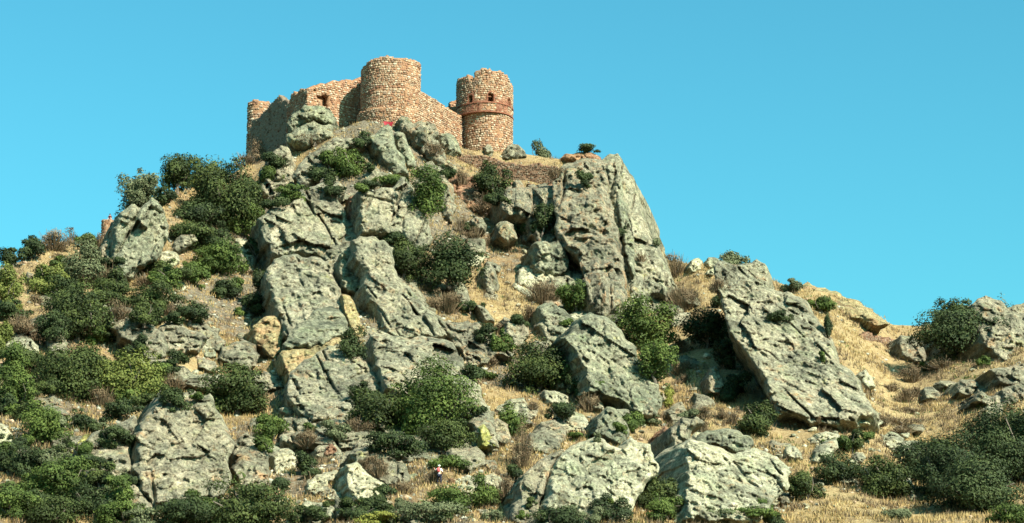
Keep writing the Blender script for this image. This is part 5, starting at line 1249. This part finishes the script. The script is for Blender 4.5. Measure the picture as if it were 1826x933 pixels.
# ================================================================ PEOPLE
def cloth(name, c, r=.85):
    return NT(name, r).done(c)
SKIN = cloth('skin', (.40, .22, .14), .6)
def person(label, base, yaw, joints, mats, scale=1.0, extras=(), group=None):
    """joints: name -> (x, y, z, radius); the body grows as one skinned surface; clothing are shells over it"""
    root = empty('person', base); tag(root, label, 'person', group)
    rot = Matrix.Rotation(yaw, 4, 'Z')
    def skin(name, verts, edges, mat, root_i=0, sub=1):
        me = bpy.data.meshes.new(name); me.from_pydata([tuple(rot @ (Vector(v[:3]) * scale)) for v in verts], edges, []); o = bpy.data.objects.new(name, me); COL.objects.link(o)
        o.parent = root; md = o.modifiers.new('skin', 'SKIN'); md.use_smooth_shade = True
        me.skin_vertices.new() if not me.skin_vertices else None
        for i, v in enumerate(verts): me.skin_vertices[0].data[i].radius = (v[3] * scale, v[3] * scale); me.skin_vertices[0].data[i].use_root = (i == root_i)
        ss = o.modifiers.new('sub', 'SUBSURF'); ss.levels = sub; ss.render_levels = sub
        me.materials.append(mat); return o
    J = joints; names = [n for n in J if n != 'look']; idx_ = {n: i for i, n in enumerate(names)}; V = [J[n] for n in names]; E = []
    for a_, b_ in (('pelvis', 'waist'), ('waist', 'chest'), ('chest', 'neck'), ('neck', 'jaw'), ('jaw', 'head'), ('head', 'crown_'),
                   ('chest', 'shl'), ('shl', 'ell'), ('ell', 'wrl'), ('chest', 'shr'), ('shr', 'elr'), ('elr', 'wrr'),
                   ('pelvis', 'hil'), ('hil', 'knl'), ('knl', 'anl'), ('anl', 'tol'), ('pelvis', 'hir'), ('hir', 'knr'), ('knr', 'anr'), ('anr', 'tor')):
        E.append((idx_[a_], idx_[b_]))
    V = [tuple(v) for v in V]
    for w, el in (('wrl', 'ell'), ('wrr', 'elr')):          # palm, four unequal bent fingers and a thumb from the side of the palm
        a_ = Vector(J[el][:3]); b_ = Vector(J[w][:3]); d = (b_ - a_).normalized(); s = d.cross(Vector((0, 1, .1))).normalized(); n = s.cross(d)
        palm = b_ + d * .055; V.append((*palm, .030)); pi = len(V) - 1; E.append((idx_[w], pi))
        for k, L in enumerate((.070, .082, .076, .058)):
            r0 = palm + d * .035 + s * (k - 1.5) * .021; m1 = r0 + d * L * .5 - n * .004; m2 = m1 + d * L * .38 - n * .025
            V.append((*r0, .0095)); V.append((*m1, .0085)); V.append((*m2, .0075)); q = len(V); E += [(pi, q - 3), (q - 3, q - 2), (q - 2, q - 1)]
        t0 = palm - d * .015 - s * .04; t1 = t0 + d * .035 - s * .018 - n * .01; V.append((*t0, .011)); V.append((*t1, .0095)); q = len(V); E += [(pi, q - 2), (q - 2, q - 1)]
    skin('body', V, E, SKIN, 0)
    def shell(name, chain, mat, grow):
        vv = []; ee = []; seen = {}
        for a_, b_ in chain:
            for n in (a_, b_):
                if n not in seen: seen[n] = len(vv); g_ = J[n]; vv.append((g_[0], g_[1], g_[2], g_[3] + grow))
            ee.append((seen[a_], seen[b_]))
        return skin(name, vv, ee, mat, 0)
    shell('shirt', [('waist', 'chest'), ('chest', 'shl'), ('shl', 'ell'), ('chest', 'shr'), ('shr', 'elr'), ('pelvis', 'waist')], mats['shirt'], .014)
    shell('trousers', [('pelvis', 'hil'), ('hil', 'knl'), ('knl', 'anl'), ('pelvis', 'hir'), ('hir', 'knr'), ('knr', 'anr')], mats['trousers'], .012)
    for a_, b_ in (('anl', 'tol'), ('anr', 'tor')):
        p, q = J[a_], J[b_]; skin('shoe', [(p[0], p[1], p[2] - .02, .05), (q[0], q[1], q[2], .045)], [(0, 1)], mats['shoe'])
    h = Vector(J['head'][:3]); f = Vector(J['face'][:3]) if 'face' in J else Vector((0, -1, 0))
    def ball(name, c, r, mat, cut=None, seg=12):
        bm = bmesh.new(); bmesh.ops.create_uvsphere(bm, u_segments=seg, v_segments=8, radius=1)
        for v in bm.verts:
            v.co = Vector((v.co.x * r[0], v.co.y * r[1], v.co.z * r[2]))
            if cut is not None and v.co.z < cut: v.co.z = cut
            v.co = rot @ ((v.co + Vector(c)) * scale)
        me = bpy.data.meshes.new(name); bm.to_mesh(me); bm.free(); me.materials.append(mat); me.polygons.foreach_set('use_smooth', np.ones(len(me.polygons), bool)); o = bpy.data.objects.new(name, me); COL.objects.link(o); o.parent = root
    ball(mats.get('hat_name', 'hair'), (h.x, h.y + .01, h.z + .045), (.112, .125, .105), mats['hat'], -.02)
    dk = cloth('eye_dark', (.02, .015, .01), .4)
    fd = Vector((J['look'][0], J['look'][1], 0)).normalized(); sd2 = Vector((-fd.y, fd.x, 0))
    for k in (-1, 1): ball('eye', tuple(h + fd * .088 + sd2 * .033 * k + Vector((0, 0, .005))), (.012, .012, .009), dk, seg=8)
    ball('nose', tuple(h + fd * .100 + Vector((0, 0, -.025))), (.014, .018, .022), SKIN, seg=8)
    ball('mouth', tuple(h + fd * .085 + Vector((0, 0, -.065))), (.024, .010, .006), cloth('lips', (.30, .10, .08), .5), seg=8)
    for k in (-1, 1): ball('ear', tuple(h + sd2 * .086 * k), (.014, .022, .030), SKIN, seg=8)
    for nm, c, r, mt in extras: ball(nm, c, r, mt)
    return root
STAND = dict(pelvis=(0, 0, .93, .125), waist=(0, 0, 1.08, .115), chest=(0, .0, 1.30, .135), neck=(0, -.01, 1.47, .052), jaw=(0, -.025, 1.545, .062), head=(0, -.02, 1.60, .085), crown_=(0, -.01, 1.665, .078),
             shl=(-.17, 0, 1.39, .062), ell=(-.24, -.03, 1.12, .046), wrl=(-.25, -.16, .92, .030), shr=(.17, 0, 1.39, .062), elr=(.25, -.03, 1.12, .046), wrr=(.24, -.18, .95, .030),
             hil=(-.09, 0, .86, .098), knl=(-.10, -.03, .49, .062), anl=(-.10, .02, .10, .045), tol=(-.12, -.16, .045, .038), hir=(.09, 0, .86, .098), knr=(.11, -.03, .49, .062), anr=(.11, .02, .10, .045), tor=(.13, -.16, .045, .038), look=(0, -1))
CLIMB = dict(STAND); CLIMB.update(pelvis=(0, 0, .84, .13), waist=(-.03, .03, .98, .12), chest=(-.04, .09, 1.19, .14), neck=(-.03, .12, 1.36, .054), jaw=(-.02, .11, 1.44, .062), head=(-.02, .12, 1.49, .085), crown_=(-.02, .13, 1.55, .08),
             shl=(-.21, .08, 1.28, .064), ell=(-.36, .22, 1.18, .047), wrl=(-.38, .40, 1.33, .030), shr=(.14, .10, 1.28, .064), elr=(.28, .12, 1.05, .047), wrr=(.30, .30, .98, .030),
             hil=(-.09, .02, .78, .10), knl=(-.13, .22, .52, .064), anl=(-.12, .14, .14, .045), tol=(-.13, .30, .16, .04), hir=(.09, -.02, .77, .10), knr=(.10, -.04, .42, .062), anr=(.10, -.08, .06, .045), tor=(.14, .06, .03, .04), look=(-.7, .7))
CROUCH = dict(STAND); CROUCH.update(pelvis=(0, .10, .34, .13), waist=(0, .02, .48, .12), chest=(0, -.10, .68, .14), neck=(0, -.16, .83, .054), jaw=(0, -.20, .89, .062), head=(0, -.20, .945, .085), crown_=(0, -.19, 1.01, .08),
             shl=(-.17, -.10, .77, .062), ell=(-.24, -.30, .58, .046), wrl=(-.14, -.46, .48, .030), shr=(.17, -.10, .77, .062), elr=(.24, -.30, .58, .046), wrr=(.14, -.47, .46, .030),
             hil=(-.10, .08, .31, .098), knl=(-.17, -.30, .46, .064), anl=(-.13, -.10, .09, .045), tol=(-.15, -.28, .045, .04), hir=(.10, .08, .31, .098), knr=(.17, -.30, .44, .064), anr=(.13, -.10, .09, .045), tor=(.15, -.28, .045, .04), look=(0, -1))
def snap(px, py_foot, ref=None):
    p, _ = surf(px, py_foot); return p
WHITE = cloth('white_cotton', (.80, .78, .76)); PINK = cloth('red_pink_cotton', (.55, .10, .10)); NAVY = cloth('dark_navy_cloth', (.02, .022, .04)); MAR = cloth('maroon_cloth', (.06, .008, .010)); BLK = cloth('dark_hair', (.02, .015, .012)); GREYH = cloth('pale_helmet', (.62, .66, .64), .4); BROWN = cloth('brown_boot', (.10, .06, .04))
p = snap(784, 866); 
person('person in white top with red pack and pale helmet, climbing by the dark cave', tuple(p + np.array([0, -.35, -.02])), rad(10), CLIMB, dict(shirt=WHITE, trousers=NAVY, shoe=BROWN, hat=GREYH, hat_name='helmet'),
       1.0, [('backpack', (-.10, -.10, 1.20), (.17, .13, .20), PINK)])
person('person in maroon top and dark hat standing behind the small stone turret', (vp[0] + .05, vp[1] + .25, vtop - .95 + .4 + .02), 0, STAND, dict(shirt=MAR, trousers=NAVY, shoe=BROWN, hat=cloth('dark_hat', (.02, .02, .035)), hat_name='hat'), .92)
p = snap(498, 892)
person('crouching person in dark maroon top among pale rocks at the bottom left', tuple(p + np.array([0, -.4, 0])), rad(-20), CROUCH, dict(shirt=MAR, trousers=BLK, shoe=BROWN, hat=BLK), .95)
